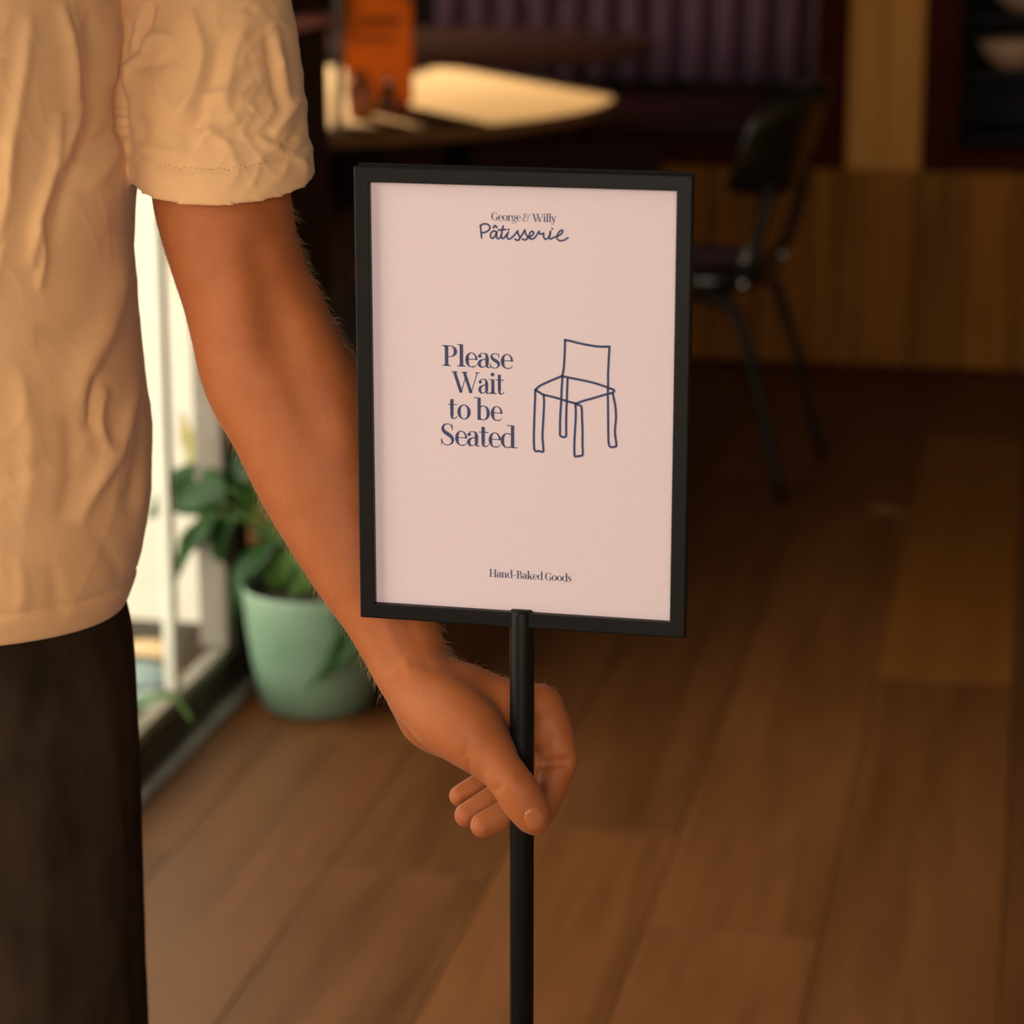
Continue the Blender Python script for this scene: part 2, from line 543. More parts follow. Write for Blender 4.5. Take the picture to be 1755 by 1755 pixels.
def vnormals(V, F):
    n = np.cross(V[F[:, 2]] - V[F[:, 0]], V[F[:, 3]] - V[F[:, 1]])
    N = np.zeros_like(V)
    for k in range(4):
        np.add.at(N, F[:, k], n)
    return N / (np.linalg.norm(N, axis=1)[:, None] + 1e-12)

def relax(V, F, it=1, lam=0.5):
    for _ in range(it):
        A = np.zeros_like(V)
        C = np.zeros(len(V))
        for a, b in ((0, 1), (1, 2), (2, 3), (3, 0)):
            np.add.at(A, F[:, a], V[F[:, b]])
            np.add.at(C, F[:, a], 1)
            np.add.at(A, F[:, b], V[F[:, a]])
            np.add.at(C, F[:, b], 1)
        V = V + lam * (A / np.maximum(C, 1)[:, None] - V)
    return V

def vnoise(P, seed=0):
    """smooth value noise in 3-D, -1..1"""
    r = np.random.default_rng(seed)
    T = r.random((32, 32, 32)) * 2 - 1
    i = np.floor(P).astype(int)
    f = P - i
    f = f * f * (3 - 2 * f)
    out = 0
    for dx in (0, 1):
        for dy in (0, 1):
            for dz in (0, 1):
                w = (f[:, 0] if dx else 1 - f[:, 0]) * (f[:, 1] if dy else 1 - f[:, 1]) * (f[:, 2] if dz else 1 - f[:, 2])
                out = out + w * T[(i[:, 0] + dx) % 32, (i[:, 1] + dy) % 32, (i[:, 2] + dz) % 32]
    return out

# ================================================================== THE ROOM
XW = -1.24          # plane of the glazing on the left
YE = 4.31           # where the left wall ends and the room opens to the dining nook
floor = struct(box('floor', (-3.3, -1.5, -0.06), (1.9, 9.6, -0.0225), 'subfloor'), 'dark oak plank floor')
# planks run along the room; each one an object
pw, gap = 0.222, 0.0014
plank_meshes = {}
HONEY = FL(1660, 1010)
def plank_mesh(L):
    k = round(L, 3)
    if k not in plank_meshes:
        bm = bmesh.new()
        box_bm(bm, Vector((0, 0, -0.0105)), (pw - gap, L - gap, 0.021), 0.0006)
        plank_meshes[k] = mesh_of(bm, 'plank')
        plank_meshes[k].materials.append(M['plank'])
    return plank_meshes[k]
x = -3.2 + pw / 2
row = 0
x0 = -0.436 - pw * 13 + pw / 2
row = 0
while x0 < 1.9:
    yy = -1.5 - rnd.choice((0.3, 0.7, 1.1, 1.5))
    if abs(x0 - (-0.436 + pw / 2)) < 0.02:
        yy = 2.986 - 2 * 2.1
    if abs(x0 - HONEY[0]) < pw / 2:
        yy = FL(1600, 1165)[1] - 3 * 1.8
    while yy < 9.6:
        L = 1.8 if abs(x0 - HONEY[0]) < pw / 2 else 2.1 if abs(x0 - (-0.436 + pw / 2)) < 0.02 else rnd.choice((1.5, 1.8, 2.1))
        a, b = max(yy, -1.5), min(yy + L, 9.6)
        front_left = x0 < XW + 0.02 and a < 4.2
        if front_left:
            a = 4.2
        if b - a > 0.05 and x0 > -3.3:
            o = bpy.data.objects.new('plank', plank_mesh(b - a))
            COL.objects.link(o)
            o.location = (x0, (a + b) / 2, 0)
            o.parent = floor
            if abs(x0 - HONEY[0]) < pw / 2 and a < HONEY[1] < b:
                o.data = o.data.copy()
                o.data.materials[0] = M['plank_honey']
        yy += L
    x0 += pw

ceiling = struct(box('ceiling', (XW - 0.05, -1.5, 2.75), (1.9, 4.26, 2.85), 'ceiling'))
box('nook_ceiling', (-3.3, 4.261, 2.75), (1.9, 9.6, 2.85), 'ceiling', ceiling)
struct(box('wall_right', (1.82, -1.5, 0.001), (1.92, 9.6, 2.749), 'plaster'))
# front wall with its wide window opening (behind the camera)
wf = struct(box('wall_front', (-1.24, -1.5, 0.001), (1.82, -1.4, 0.30), 'plaster'))
box('window_head_or_sun_stop', (-1.24, -1.5, 2.60), (1.82, -1.4, 2.749), 'plaster', wf)
box('window_pier_or_sun_step', (-1.24, -1.5, 0.301), (-1.10, -1.4, 2.599), 'plaster', wf)
box('window_pier_or_sun_step', (1.10, -1.5, 0.301), (1.82, -1.4, 2.599), 'plaster', wf)
# far wall
struct(box('wall_back', (-3.3, 9.5, 0.001), (1.82, 9.6, 2.749), 'dark_wall'))
# left wall of the nook with its unseen window, opening stepped to shape the sun
wl = struct(box('wall_nook', (-3.3, 4.31, 0.001), (-3.2, 9.5, 1.37), 'dark_wall'))
box('window_head_or_sun_stop', (-3.3, 4.31, 2.0), (-3.2, 9.5, 2.749), 'dark_wall', wl)
box('window_pier_or_sun_step', (-3.3, 4.31, 1.371), (-3.2, 7.59, 1.999), 'dark_wall', wl)
box('window_pier_or_sun_step', (-3.3, 9.22, 1.371), (-3.2, 9.5, 1.999), 'dark_wall', wl)
box('window_head_or_sun_stop', (-3.3, 7.591, 1.725), (-3.2, 7.83, 1.999), 'dark_wall', wl)  # added drop in the head, keeps sun off the floor
box('window_head_or_sun_stop', (-3.3, 7.831, 1.79), (-3.2, 8.0, 1.999), 'dark_wall', wl)  # added shallower drop, sized to let sun reach the jar
box('window_pier_or_sun_step', (-3.3, 8.181, 1.371), (-3.2, 8.75, 1.43), 'dark_wall', wl)  # added raised sill, stops sun passing the table's far edge
box('window_pier_or_sun_step', (-3.3, 8.751, 1.371), (-3.2, 9.219, 1.60), 'dark_wall', wl)  # added higher sill step, stops sun spilling under the chair
# wall between the courtyard and the nook: cream render outside, dark inside
wc = struct(box('wall_left', (-3.3, 4.26, 0.001), (XW - 0.02, YE - 0.002, 2.749), 'dark_wall'))
box('render_coat', (-3.3, 4.20, -0.06), (XW - 0.02, 4.258, 3.2), 'cream_wall', wc)
box('wall_end', (XW - 0.018, 3.86, 0.001), (-1.20, YE, 2.749), 'dark_wall', wc)
box('wall_near', (XW - 0.05, -1.4, 0.001), (-1.20, 0.79, 2.749), 'plaster', wc)

# glazed door in the left wall
door = struct(box('door_1', (XW - 0.04, 0.80, 2.40), (XW + 0.03, 3.855, 2.748), 'rail'), 'glazed door with aluminium frame')
box('bottom_rail', (XW - 0.03, 0.80, 0.012), (XW + 0.02, 3.80, 0.062), 'rail', door, 0.003)
box('rail_bead', (XW - 0.012, 0.80, 0.063), (XW + 0.016, 3.80, 0.082), 'alu', door, 0.003)
box('jamb', (XW - 0.03, 3.745, 0.083), (XW + 0.018, 3.80, 2.399), 'alu', door, 0.004)
box('jamb', (XW - 0.03, 3.802, 0.001), (XW + 0.022, 3.858, 2.399), 'rail', door, 0.004)
box('mullion', (XW - 0.014, 3.525, 0.083), (XW + 0.004, 3.55, 2.399), 'alu_pale', door, 0.003)
box('pane', (XW - 0.004, 3.551, 0.083), (XW + 0.002, 3.744, 2.399), 'glass', door)
box('pane', (XW - 0.004, 0.81, 0.083), (XW + 0.002, 3.524, 2.399), 'glass', door)
box('sill', (XW - 0.08, 0.80, -0.06), (-1.196, 3.858, 0.011), 'sill', door, 0.003)

# courtyard outside the door
ground = struct(box('ground_outside', (-6.0, -3.0, -0.2), (XW - 0.09, 4.2, -0.06), 'gravel'), 'pale gravel courtyard outside the glazed door')
stone_me = []
for k in range(4):
    bm = bmesh.new()
    bmesh.ops.create_icosphere(bm, subdivisions=2, radius=1.0)
    for v in bm.verts:
        v.co *= 1 + 0.18 * math.sin(3.1 * v.co.x + k) * math.cos(2.7 * v.co.y + 2 * k)
    me = mesh_of(bm, 'stone')
    me.polygons.foreach_set('use_smooth', [True] * len(me.polygons))
    stone_me.append(me)
def cobble(px, py, rx, ry, rz, m, i):
    p = FL(px, py, -0.06 + rz * 0.9)
    me = stone_me[i % 4].copy()
    me.materials.clear()
    me.materials.append(M[m])
    o = bpy.data.objects.new('garden_stone', me)
    COL.objects.link(o)
    o.location = p
    o.scale = (rx * 1.25, ry * 1.3, rz * 1.5)
    o.rotation_euler = (0, 0, i * 0.8)
    return o
names = []
for i, (px, py, rx, ry, rz, m, lab) in enumerate((
        (246, 1040, 0.050, 0.060, 0.030, 'stone', 'blue-grey stone outside the glass, farthest of the row'),
        (262, 1128, 0.036, 0.045, 0.024, 'ochre', 'ochre stone lying between the grey stones outside the door'),
        (240, 1175, 0.040, 0.050, 0.026, 'stone', 'blue-grey stone outside the glass just past the ochre one'),
        (252, 1215, 0.042, 0.040, 0.022, 'stone', 'blue-grey stone nearest the door rail, outside the glass'))):
    tag(cobble(px, py, rx, ry, rz, m, i), lab, 'stone', 'stones in the courtyard')

# tan panelled half wall at the back right, with a column rising from it
YP = 6.65
wp = struct(box('wall_partition', (-0.955, YP + 0.02, 0.001), (1.82, YP + 0.12, 0.518), 'maroon'), 'tan vertical board half wall')
bw = 0.131
xb = -0.955
while xb < 1.82 - 0.02:
    x1 = min(xb + bw, 1.82)
    box('board', (xb + 0.0015, YP, 0.012), (x1 - 0.0015, YP + 0.0195, 0.52), 'panel', wp, 0.002)
    xb += bw
box('kick_strip', (-0.955, YP + 0.004, 0.001), (1.82, YP + 0.0195, 0.0115), 'maroon', wp)
tr = struct(box('trim_1', (-0.474, YP - 0.02, 0.521), (-0.380, YP + 0.14, 2.749), 'panel_light', None, 0.004), 'tan timber column')
box('board', (-0.378, YP - 0.02, 0.521), (-0.284, YP + 0.14, 2.749), 'panel_light', tr, 0.004)
t2 = struct(box('trim_2', (-0.560, YP + 0.01, 0.575), (-0.476, YP + 0.11, 2.749), 'maroon'), 'maroon frame of the opening')
box('rail', (-0.955, YP + 0.01, 0.521), (-0.476, YP + 0.11, 0.574), 'maroon', t2)
t3 = struct(box('trim_3', (-0.282, YP + 0.01, 0.575), (-0.195, YP + 0.11, 2.749), 'maroon'), 'maroon frame of the shelf niche')
box('rail', (-0.282, YP + 0.01, 0.521), (1.82, YP + 0.11, 0.574), 'maroon', t3)
# shelf cabinet behind the right-hand opening
cab = empty('shelf_cabinet', (0, 0, 0))
tag(cab, 'black open shelf cabinet set in the niche right of the column', 'cabinet')
box('back_panel', (-0.27, 7.10, 0.001), (1.0, 7.12, 2.2), 'black', cab)
box('side_panel', (-0.29, 6.785, 0.001), (-0.271, 7.12, 2.2), 'black', cab)
box('side_panel', (1.001, 6.785, 0.001), (1.02, 7.12, 2.2), 'black', cab)
for z in (0.58, 0.745, 0.892, 1.12, 1.5):
    box('shelf', (-0.27, 6.79, z), (1.0, 7.099, z + 0.018), 'black', cab)
def bowl(loc, r, h, label, gname):
    pr = [(0.0, 0.0), (0.35 * r, 0.0), (0.42 * r, 0.004), (0.8 * r, 0.45 * h), (r, h), (0.94 * r, h), (0.74 * r, 0.5 * h), (0.3 * r, 0.012), (0.0, 0.010)]
    o = lathe('bowl', pr, 'bowl', None, 40, (0, 0, 0))
    o.location = loc
    tag(o, label, 'bowl', gname)
bowl((-0.065, 6.89, 0.764), 0.098, 0.074, 'turned wooden bowl on the lower visible shelf of the black cabinet', 'bowls in the shelf cabinet')
bowl((-0.040, 6.89, 0.911), 0.098, 0.074, 'turned wooden bowl on the upper shelf, cut by the top of the photo', 'bowls in the shelf cabinet')

# bench along the far wall
bn = empty('banquette_bench', (0, 0, 0))
tag(bn, 'long dark red bench with plum channel-tufted back along the far wall', 'bench')
box('seat_base', (-2.2, 8.62, 0.001), (1.3, 9.49, 0.36), 'red_seat', bn, 0.01)
for i in range(5):
    box('seat_cushion', (-2.2 + i * 0.70, 8.60, 0.362), (-2.2 + (i + 1) * 0.70 - 0.008, 9.36, 0.46), 'red_seat', bn, 0.03, True)
xs = -2.2
while xs < 1.28:
    v, f = [], []
    w = 0.115
    for k, zz in enumerate(np.linspace(0.50, 1.45, 5)):
        for j in range(9):
            t = j / 8
            v.append((xs + 0.003 + (w - 0.006) * t, 9.42 - 0.055 * math.sin(math.pi * t) ** 0.6, zz))
        v.append((xs + w - 0.003, 9.49, zz))
        v.append((xs + 0.003, 9.49, zz))
    for k in range(4):
        for j in range(11):
            f.append((k * 11 + j, k * 11 + (j + 1) % 11, (k + 1) * 11 + (j + 1) % 11, (k + 1) * 11 + j))
    f.append(tuple(range(11))[::-1])
    f.append(tuple(44 + j for j in range(11)))
    pydata('back_channel', v, f, 'plum', bn)
    xs += w

# ------------------------------------------------------------------ tables
def table(loc, r, m, label, th=0.03, base='iron'):
    t = empty('round_table', loc)
    tag(t, label, 'table')
    lathe('tabletop', [(0, 0.74), (r - 0.012, 0.74), (r - 0.003, 0.737), (r, 0.729), (r, 0.74 - th + 0.006), (r - 0.01, 0.74 - th), (0, 0.74 - th)], m, t, 96)
    lathe('pedestal', [(0.0, 0.709), (0.16, 0.709), (0.15, 0.69), (0.04, 0.68), (0.035, 0.10), (0.05, 0.05), (0.05, 0.031)], base, t, 32)
    lathe('base', [(0.0, 0.0), (0.30, 0.0), (0.30, 0.012), (0.06, 0.03), (0, 0.03)], base, t, 48)
    return t
table((-1.93, 6.02, 0), 0.95, 'tabletop', 'large round wooden table with sunlight falling across its top')
table((-1.78, 7.92, 0), 0.62, 'table_dark', 'smaller dark brown round table in the shade behind the sunlit one')

# menu card on the sunlit table
mx, my, mz = -1.49, 5.80, 0.7401
mn = empty('menu_card', (mx, my, mz), math.radians(15))
tag(mn, 'orange upright menu card standing on the sunlit table', 'menu')
box('card', (-0.078, -0.004, 0.012), (0.078, 0.004, 0.42), 'menu', mn, 0.001)
box('card_foot', (-0.07, -0.03, 0.0), (0.07, 0.03, 0.0115), 'table_dark', mn, 0.003)
for a, b, c, d in ((-0.045, 0.187, 0.05, 0.203), (-0.052, 0.150, 0.04, 0.160)):
    box('printed_line', (a, -0.0048, b), (c, -0.0041, d), 'menu_ink', mn)
# slim steel stand at the front of the table
rx_, ry_, _ = FL(575, 231, 0.74)
rs = empty('table_number_stand', (rx_ + 0.002, ry_ + 0.02, 0.7401))
tag(rs, 'slim pale steel rod stand glinting in the sun at the table front', 'stand')
lathe('rod', [(0, 0.009), (0.009, 0.009), (0.009, 0.42), (0.006, 0.424), (0, 0.424)], 'steel', rs, 20)
lathe('foot', [(0, 0), (0.014, 0), (0.014, 0.006), (0.009, 0.0085), (0, 0.0085)], 'steel', rs, 24)
# jars by the menu
jx, jy, _ = FL(622, 200, 0.74)
jr = empty('terracotta_jar', (jx, jy - 0.02, 0.7401))
tag(jr, 'glossy terracotta jar in front of the orange menu card', 'jar')
lathe('body', [(0, 0), (0.026, 0), (0.031, 0.01), (0.032, 0.055), (0.026, 0.075), (0.022, 0.082), (0, 0.082)], 'terracotta', jr, 32)
lathe('lid', [(0, 0.083), (0.023, 0.083), (0.023, 0.094), (0.008, 0.099), (0.008, 0.106), (0, 0.108)], 'terracotta', jr, 24)
jx, jy, _ = FL(666, 186, 0.74)
js = empty('salt_shaker', (jx, jy - 0.01, 0.7401))
tag(js, 'small smoky glass shaker right of the terracotta jar', 'shaker')
lathe('body', [(0, 0), (0.02, 0), (0.02, 0.012), (0.016, 0.055), (0, 0.055)], 'jar_glass', js, 24)
lathe('cap', [(0.0, 0.0555), (0.0165, 0.0555), (0.0165, 0.068), (0.01, 0.073), (0, 0.074)], 'chrome', js, 24)

# ------------------------------------------------------------------ chairs
def make_chair():
    c = empty('dining_chair')
    # seat pad
    v, f = [], []
    n = 40
    for lay, (sc, z) in enumerate(((0.80, 0.425), (0.98, 0.432), (1.0, 0.452), (0.97, 0.468), (0.80, 0.475), (0.0, 0.468))):
        for k in range(n):
            a = 2 * math.pi * k / n
            e = 0.55
            X = 0.215 * math.copysign(abs(math.cos(a)) ** e, math.cos(a)) * sc
            Y = 0.205 * math.copysign(abs(math.sin(a)) ** e, math.sin(a)) * sc
            v.append((X * (1.0 - 0.10 * (0.2 - Y) / 0.4), Y, z))
    for l in range(5):
        for k in range(n):
            f.append((l * n + k, l * n + (k + 1) % n, (l + 1) * n + (k + 1) % n, (l + 1) * n + k))
    f.append(tuple(range(n))[::-1])
    pydata('seat', v, f, 'vinyl', c)
    # curved backrest pad
    v, f = [], []
    nu, nv = 24, 14
    for side in (0, 1):
        for i in range(nu + 1):
            u = -1 + 2 * i / nu
            for j in range(nv + 1):
                w = -1 + 2 * j / nv
                # superellipse-like outline
                k = (1 - abs(w) ** 3.2 * 0.16)
                X = 0.222 * u * k
                hz = 0.118 * (1 - 0.20 * abs(u) ** 3)
                Z = 0.735 + w * hz
                Yc = -0.262 + 0.085 * u * u - 0.035 * w
                edge = min(1, 3.2 * min(1 - abs(u), 1 - abs(w)) + 0.02)
                th = 0.021 * math.sqrt(max(0, 1 - (1 - edge) ** 2)) if edge < 1 else 0.021
                v.append((X, Yc + (th if side else -th), Z))
    m0 = (nu + 1) * (nv + 1)
    def id_(s_, i, j):
        return s_ * m0 + i * (nv + 1) + j
    for i in range(nu):
        for j in range(nv):
            f.append((id_(0, i, j), id_(0, i + 1, j), id_(0, i + 1, j + 1), id_(0, i, j + 1)))
            f.append((id_(1, i, j), id_(1, i, j + 1), id_(1, i + 1, j + 1), id_(1, i + 1, j)))
    for i in range(nu):
        f.append((id_(0, i, 0), id_(1, i, 0), id_(1, i + 1, 0), id_(0, i + 1, 0)))
        f.append((id_(0, i, nv), id_(0, i + 1, nv), id_(1, i + 1, nv), id_(1, i, nv)))
    for j in range(nv):
        f.append((id_(0, 0, j), id_(0, 0, j + 1), id_(1, 0, j + 1), id_(1, 0, j)))
        f.append((id_(0, nu, j), id_(1, nu, j), id_(1, nu, j + 1), id_(0, nu, j + 1)))
    pydata('backrest', v, f, 'vinyl', c)
    for s in (-1, 1):
        tube('back_post', catmull([(s * 0.208, -0.165, 0.452), (s * 0.206, -0.195, 0.50), (s * 0.196, -0.222, 0.60), (s * 0.180, -0.226, 0.66)], 6), 0.0125, 'frame_metal', c)
        tube('leg', catmull([(s * 0.190, -0.10, 0.418), (s * 0.195, -0.16, 0.395), (s * 0.205, -0.20, 0.30), (s * 0.226, -0.278, 0.0)], 6), np.linspace(0.0135, 0.010, 19), 'frame_metal', c)
        tube('leg', catmull([(s * 0.180, 0.13, 0.418), (s * 0.190, 0.165, 0.395), (s * 0.20, 0.19, 0.30), (s * 0.215, 0.245, 0.0)], 6), np.linspace(0.0135, 0.010, 19), 'frame_metal', c)
        b = lathe('bolt', [(0, 0.012), (0.010, 0.010), (0.013, 0.004), (0.013, 0), (0, 0)], 'chrome', c, 20)
        b.rotation_euler = (math.radians(80), 0, 0)
        b.location = (s * 0.208, -0.180, 0.452)
        tube('seat_rail', [(s * 0.185, -0.12, 0.415), (s * 0.185, 0.14, 0.415)], 0.011, 'frame_metal', c)
    tube('cross_rail', [(-0.185, -0.12, 0.412), (0.185, -0.12, 0.412)], 0.011, 'frame_metal', c)
    return c
def copy_tree(o, parent=None):
    c = o.copy()
    COL.objects.link(c)
    if parent is not None:
        c.parent = parent
    for ch in list(o.children):
        copy_tree(ch, c)
    return c
ch1 = make_chair()
tag(ch1, 'dark vinyl chair with black steel legs beside the tan half wall', 'chair')
ch1.location = (-0.735, 5.44, 0)
ch1.rotation_euler = (0, 0, math.radians(84.2))
# small ledge on the dark wall end, just right of the sleeve
_lz = (EYE + ray(500, 40) * (-1.175 / ray(500, 40)[0]))
_ye = (EYE + ray(545, 40) * (-1.175 / ray(545, 40)[0]))[1]
ld = empty('wall_ledge', (-1.199, _ye - 0.14, _lz[2]))
tag(ld, 'narrow dusty pink ledge on the dark wall end beside the sleeve', 'ledge')
box('shelf_board', (0.0, -0.14, -0.012), (0.05, 0.14, 0.010), 'pink', ld, 0.006, True)
for yy in (-0.10, 0.06):
    box('bracket', (0.0, yy, -0.03), (0.035, yy + 0.012, -0.0125), 'iron', ld, 0.001)
# stool tucked under the sunlit table
st = empty('round_stool', (-1.355, 5.62, 0))
tag(st, 'round stool with a dusty pink seat tucked under the sunlit table', 'stool')
lathe('seat', [(0, 0.36), (0.15, 0.36), (0.165, 0.372), (0.168, 0.40), (0.155, 0.425), (0.10, 0.432), (0, 0.433)], 'pink', st, 48)
for k in range(4):
    a = math.pi / 4 + k * math.pi / 2
    tube('leg', [(0.10 * math.cos(a), 0.10 * math.sin(a), 0.359), (0.17 * math.cos(a), 0.17 * math.sin(a), 0.0)], (0.012, 0.009), 'frame_metal', st)

# ------------------------------------------------------------------ peace lily in a celadon pot
PX0, PY0 = -1.078, 3.745
pl = empty('potted_plant', (PX0, PY0, 0))
tag(pl, 'leafy peace lily in a pale green pot beside the glazed door', 'plant')
lathe('pot', [(0, 0), (0.078, 0), (0.088, 0.006), (0.098, 0.06), (0.108, 0.13), (0.114, 0.195), (0.1125, 0.2), (0.108, 0.198), (0.104, 0.175), (0, 0.175)], 'celadon', pl, 64)
lathe('soil', [(0, 0.1755), (0.1035, 0.1755), (0.1037, 0.180), (0.06, 0.186), (0, 0.188)], 'soil', pl, 48)
def leaf_vf(P, w, fold=0.25, nrm=None, n=14):
    """a blade along the curve P (world), of half width w, creased along its midrib"""
    C = catmull(P, 6)
    C = C[np.linspace(0, len(C) - 1, n).astype(int)]
    T = np.gradient(C, axis=0)
    T /= np.linalg.norm(T, axis=1)[:, None]
    v, f = [], []
    for i in range(n):
        t = i / (n - 1)
        ww = w * (math.sin(math.pi * min(1, t ** 0.75)) ** 0.85 + 0.02)
        sd_ = np.cross(T[i], nrm)
        sd_ /= np.linalg.norm(sd_) + 1e-9
        un = np.cross(sd_, T[i])
        for q in (-1, -0.5, 0, 0.5, 1):
            v.append(C[i] + sd_ * ww * q + un * (abs(q) * ww * fold + 0.004 * math.sin(9 * t + 3 * q) * abs(q)))
    for i in range(n - 1):
        for q in range(4):
            f.append((i * 5 + q, i * 5 + q + 1, (i + 1) * 5 + q + 1, (i + 1) * 5 + q))
    return v, f
def leaf(parent, origin, pts, w, m, nrm=(0, 0, 1), fold=0.25, name='leaf'):
    v, f = leaf_vf(np.array(pts, float), w, fold, np.array(nrm, float))
    v = [p - np.array(origin) for p in v]
    o = pydata(name, v, f, m, parent)
    md = o.modifiers.new('thickness', 'SOLIDIFY')
    md.thickness = 0.0008
    return o
def stalk(parent, origin, pts, r=0.0028):
    P = catmull(pts, 6) - np.array(origin)
    tube('stem', P, np.linspace(r, r * 0.7, len(P)), 'leaf_light', parent, 6)
OP = (PX0, PY0, 0)
def pxp(lst, d0):
    return [U(a, b, d0 + (c if len(q) > 2 else 0)) for q in lst for a, b, c in [(*q, 0)[:3]]]
crown = np.array([PX0, PY0, 0.20])
named = (
    ([(392, 838), (340, 838), (300, 852), (250, 888)], 0.040, 'leaf', (0.1, -1, 0.3)),
    ([(425, 830), (410, 770), (385, 740), (350, 752)], 0.034, 'leaf', (-0.2, -1, 0.3)),
    ([(430, 800), (420, 760), (395, 728), (362, 735)], 0.026, 'leaf', (0.1, -1, .3)),
    ([(365, 880), (345, 910), (318, 940), (288, 1020)], 0.018, 'leaf', (-0.2, -1, 0.2)),
    ([(378, 860), (362, 880), (350, 920), (352, 962)], 0.014, 'leaf', (-0.3, -1, 0.1)),
    ([(405, 880), (385, 905), (376, 950), (380, 1000)], 0.016, 'leaf', (-0.2, -1, 0.2)),
    ([(470, 930), (440, 960), (408, 1000), (398, 1075)], 0.026, 'leaf', (-0.6, -0.7, 0.5)),
    ([(440, 870), (450, 900), (446, 940), (432, 985)], 0.022, 'leaf_brown', (0, -1, 0.2)),
    ([(450, 800), (440, 830), (455, 880), (470, 930)], 0.034, 'leaf', (0.2, -1, 0.1)),
    ([(520, 930), (470, 890), (440, 860), (420, 812)], 0.034, 'leaf', (-0.2, -1, 0.4)),
    ([(560, 1010), (600, 1080), (575, 1130), (520, 1185)], 0.020, 'leaf', (0.3, -1, 0.3)),
    ([(500, 960), (480, 970), (470, 1000), (455, 1040)], 0.02, 'leaf_light', (0, -1, 0.2)),
)
for pts, w, m, nr in named:
    P = [U(a, b, 4.02 + 0.02 * i) for i, (a, b) in enumerate(pts)]
    if m == 'leaf' and pts[0] == (560, 1010):
        P = [U(a, b, 3.945) for a, b in pts]
    leaf(pl, OP, P, w, m, nr)
    stalk(pl, OP, [crown + np.array([rnd.uniform(-.03, .03), rnd.uniform(-.03, .03), -0.015]), (crown + P[0]) / 2 + np.array([0, 0, 0.03]), P[0]])
for k in range(22):
    a = rnd.uniform(-1.2, 3.0)
    Lr, hh = rnd.uniform(0.07, 0.15), rnd.uniform(0.06, 0.22)
    dr = np.array([math.cos(a), math.sin(a) * 0.7, 0])
    p0 = crown + dr * 0.03 + np.array([0, 0, hh * 0.6])
    P = [p0, p0 + dr * Lr * 0.4 + np.array([0, 0, hh * 0.35]), p0 + dr * Lr * 0.8 + np.array([0, 0, hh * 0.3]), p0 + dr * Lr * 1.15 + np.array([0, 0, hh * 0.0])]
    if any(q[0] < -1.20 for q in P):
        continue
    leaf(pl, OP, P, rnd.uniform(0.026, 0.040), 'leaf' if k % 6 else 'leaf_light', (rnd.uniform(-.4, .4), -1, rnd.uniform(0.1, 0.9)))
    stalk(pl, OP, [crown + np.array([rnd.uniform(-.04, .04), rnd.uniform(-.04, .04), -0.015]), (crown + p0) / 2 + dr * 0.01, p0])
# the pale flower spathe by the glass
P = [U(a, b, 4.06) for a, b in ((322, 800), (330, 765), (318, 735), (308, 705))]
leaf(pl, OP, P, 0.014, 'spathe', (-0.2, -1, 0.1), name='flower')
stalk(pl, OP, [crown, crown + np.array([-0.06, 0, 0.14]), P[0]])

# strap-leaved plant in a low pot on the sill side, mostly behind the jeans
p0 = FL(150, 1330)
sp = empty('spider_plant', (p0[0], p0[1], 0))
tag(sp, 'small spider plant by the sill with one pale arching leaf past the jeans', 'plant')
lathe('pot', [(0, 0), (0.05, 0), (0.064, 0.085), (0.06, 0.085), (0.055, 0.07), (0, 0.07)], 'celadon', sp, 32)
so = (p0[0], p0[1], 0)
base = np.array([p0[0], p0[1], 0.07])
dA = PX(base)[2]
P = [base, U(190, 1245, dA - 0.02), U(248, 1204, dA - 0.03), U(300, 1196, dA - 0.03), U(333, 1242, dA - 0.04)]
leaf(sp, so, P, 0.009, 'leaf_light', (0.2, -0.5, 1))
for k in range(9):
    a = k * 0.75 + 0.3
    dr = np.array([math.cos(a), math.sin(a), 0])
    if dr[0] > 0.3:
        dr = dr * 0.5
    leaf(sp, so, [base, base + dr * 0.04 + np.array([0, 0, 0.08]), base + dr * 0.09 + np.array([0, 0, 0.09]), base + dr * 0.14 + np.array([0, 0, 0.04])], 0.008, 'leaf_light', (0, 0, 1))

# ================================================================== THE SIGN
SC = np.array([-0.321, 1.6155, 0.968])
SYAW = YAW + math.radians(-12.68)
ex = np.array([math.cos(SYAW), math.sin(SYAW), 0])
ez = np.array([0, 0, 1.0])
en = np.cross(ex, ez)           # towards the camera
SW, SH = 0.222, 0.305
sign = empty('sign_stand', (SC[0], SC[1], 0), SYAW)
tag(sign, 'black metal sign stand holding a blush notice that reads Please Wait to be Seated', 'sign stand')
z0 = SC[2]
bm = bmesh.new()
bd = 0.0102
ro = [(-SW / 2, z0 - SH / 2), (SW / 2, z0 - SH / 2), (SW / 2, z0 + SH / 2), (-SW / 2, z0 + SH / 2)]
def ring_rect(ins, y):
    return [bm.verts.new((math.copysign(SW / 2 - ins, x_), y, z0 + math.copysign(SH / 2 - ins, z_ - z0))) for x_, z_ in ro]
loops = [ring_rect(i_, y_) for i_, y_ in ((0.0, 0.0025), (0.0, -0.0050), (0.0003, -0.0057), (0.0010, -0.0060), (bd - 0.0008, -0.0060), (bd - 0.0002, -0.0057), (bd, -0.0050), (bd, 0.0014), (0.004, 0.0025))]
for l0, l1 in zip(loops, loops[1:] + loops[:1]):
    for k in range(4):
        bm.faces.new((l0[k], l0[(k + 1) % 4], l1[(k + 1) % 4], l1[k]))
bmesh.ops.recalc_face_normals(bm, faces=bm.faces)
link('frame', mesh_of(bm, 'frame'), 'powder', sign)
box('back_panel', (-SW / 2 + 0.001, 0.0042, z0 - SH / 2 + 0.002), (SW / 2 - 0.001, 0.0060, z0 + SH / 2 + 0.0012), 'powder', sign, 0.0006)
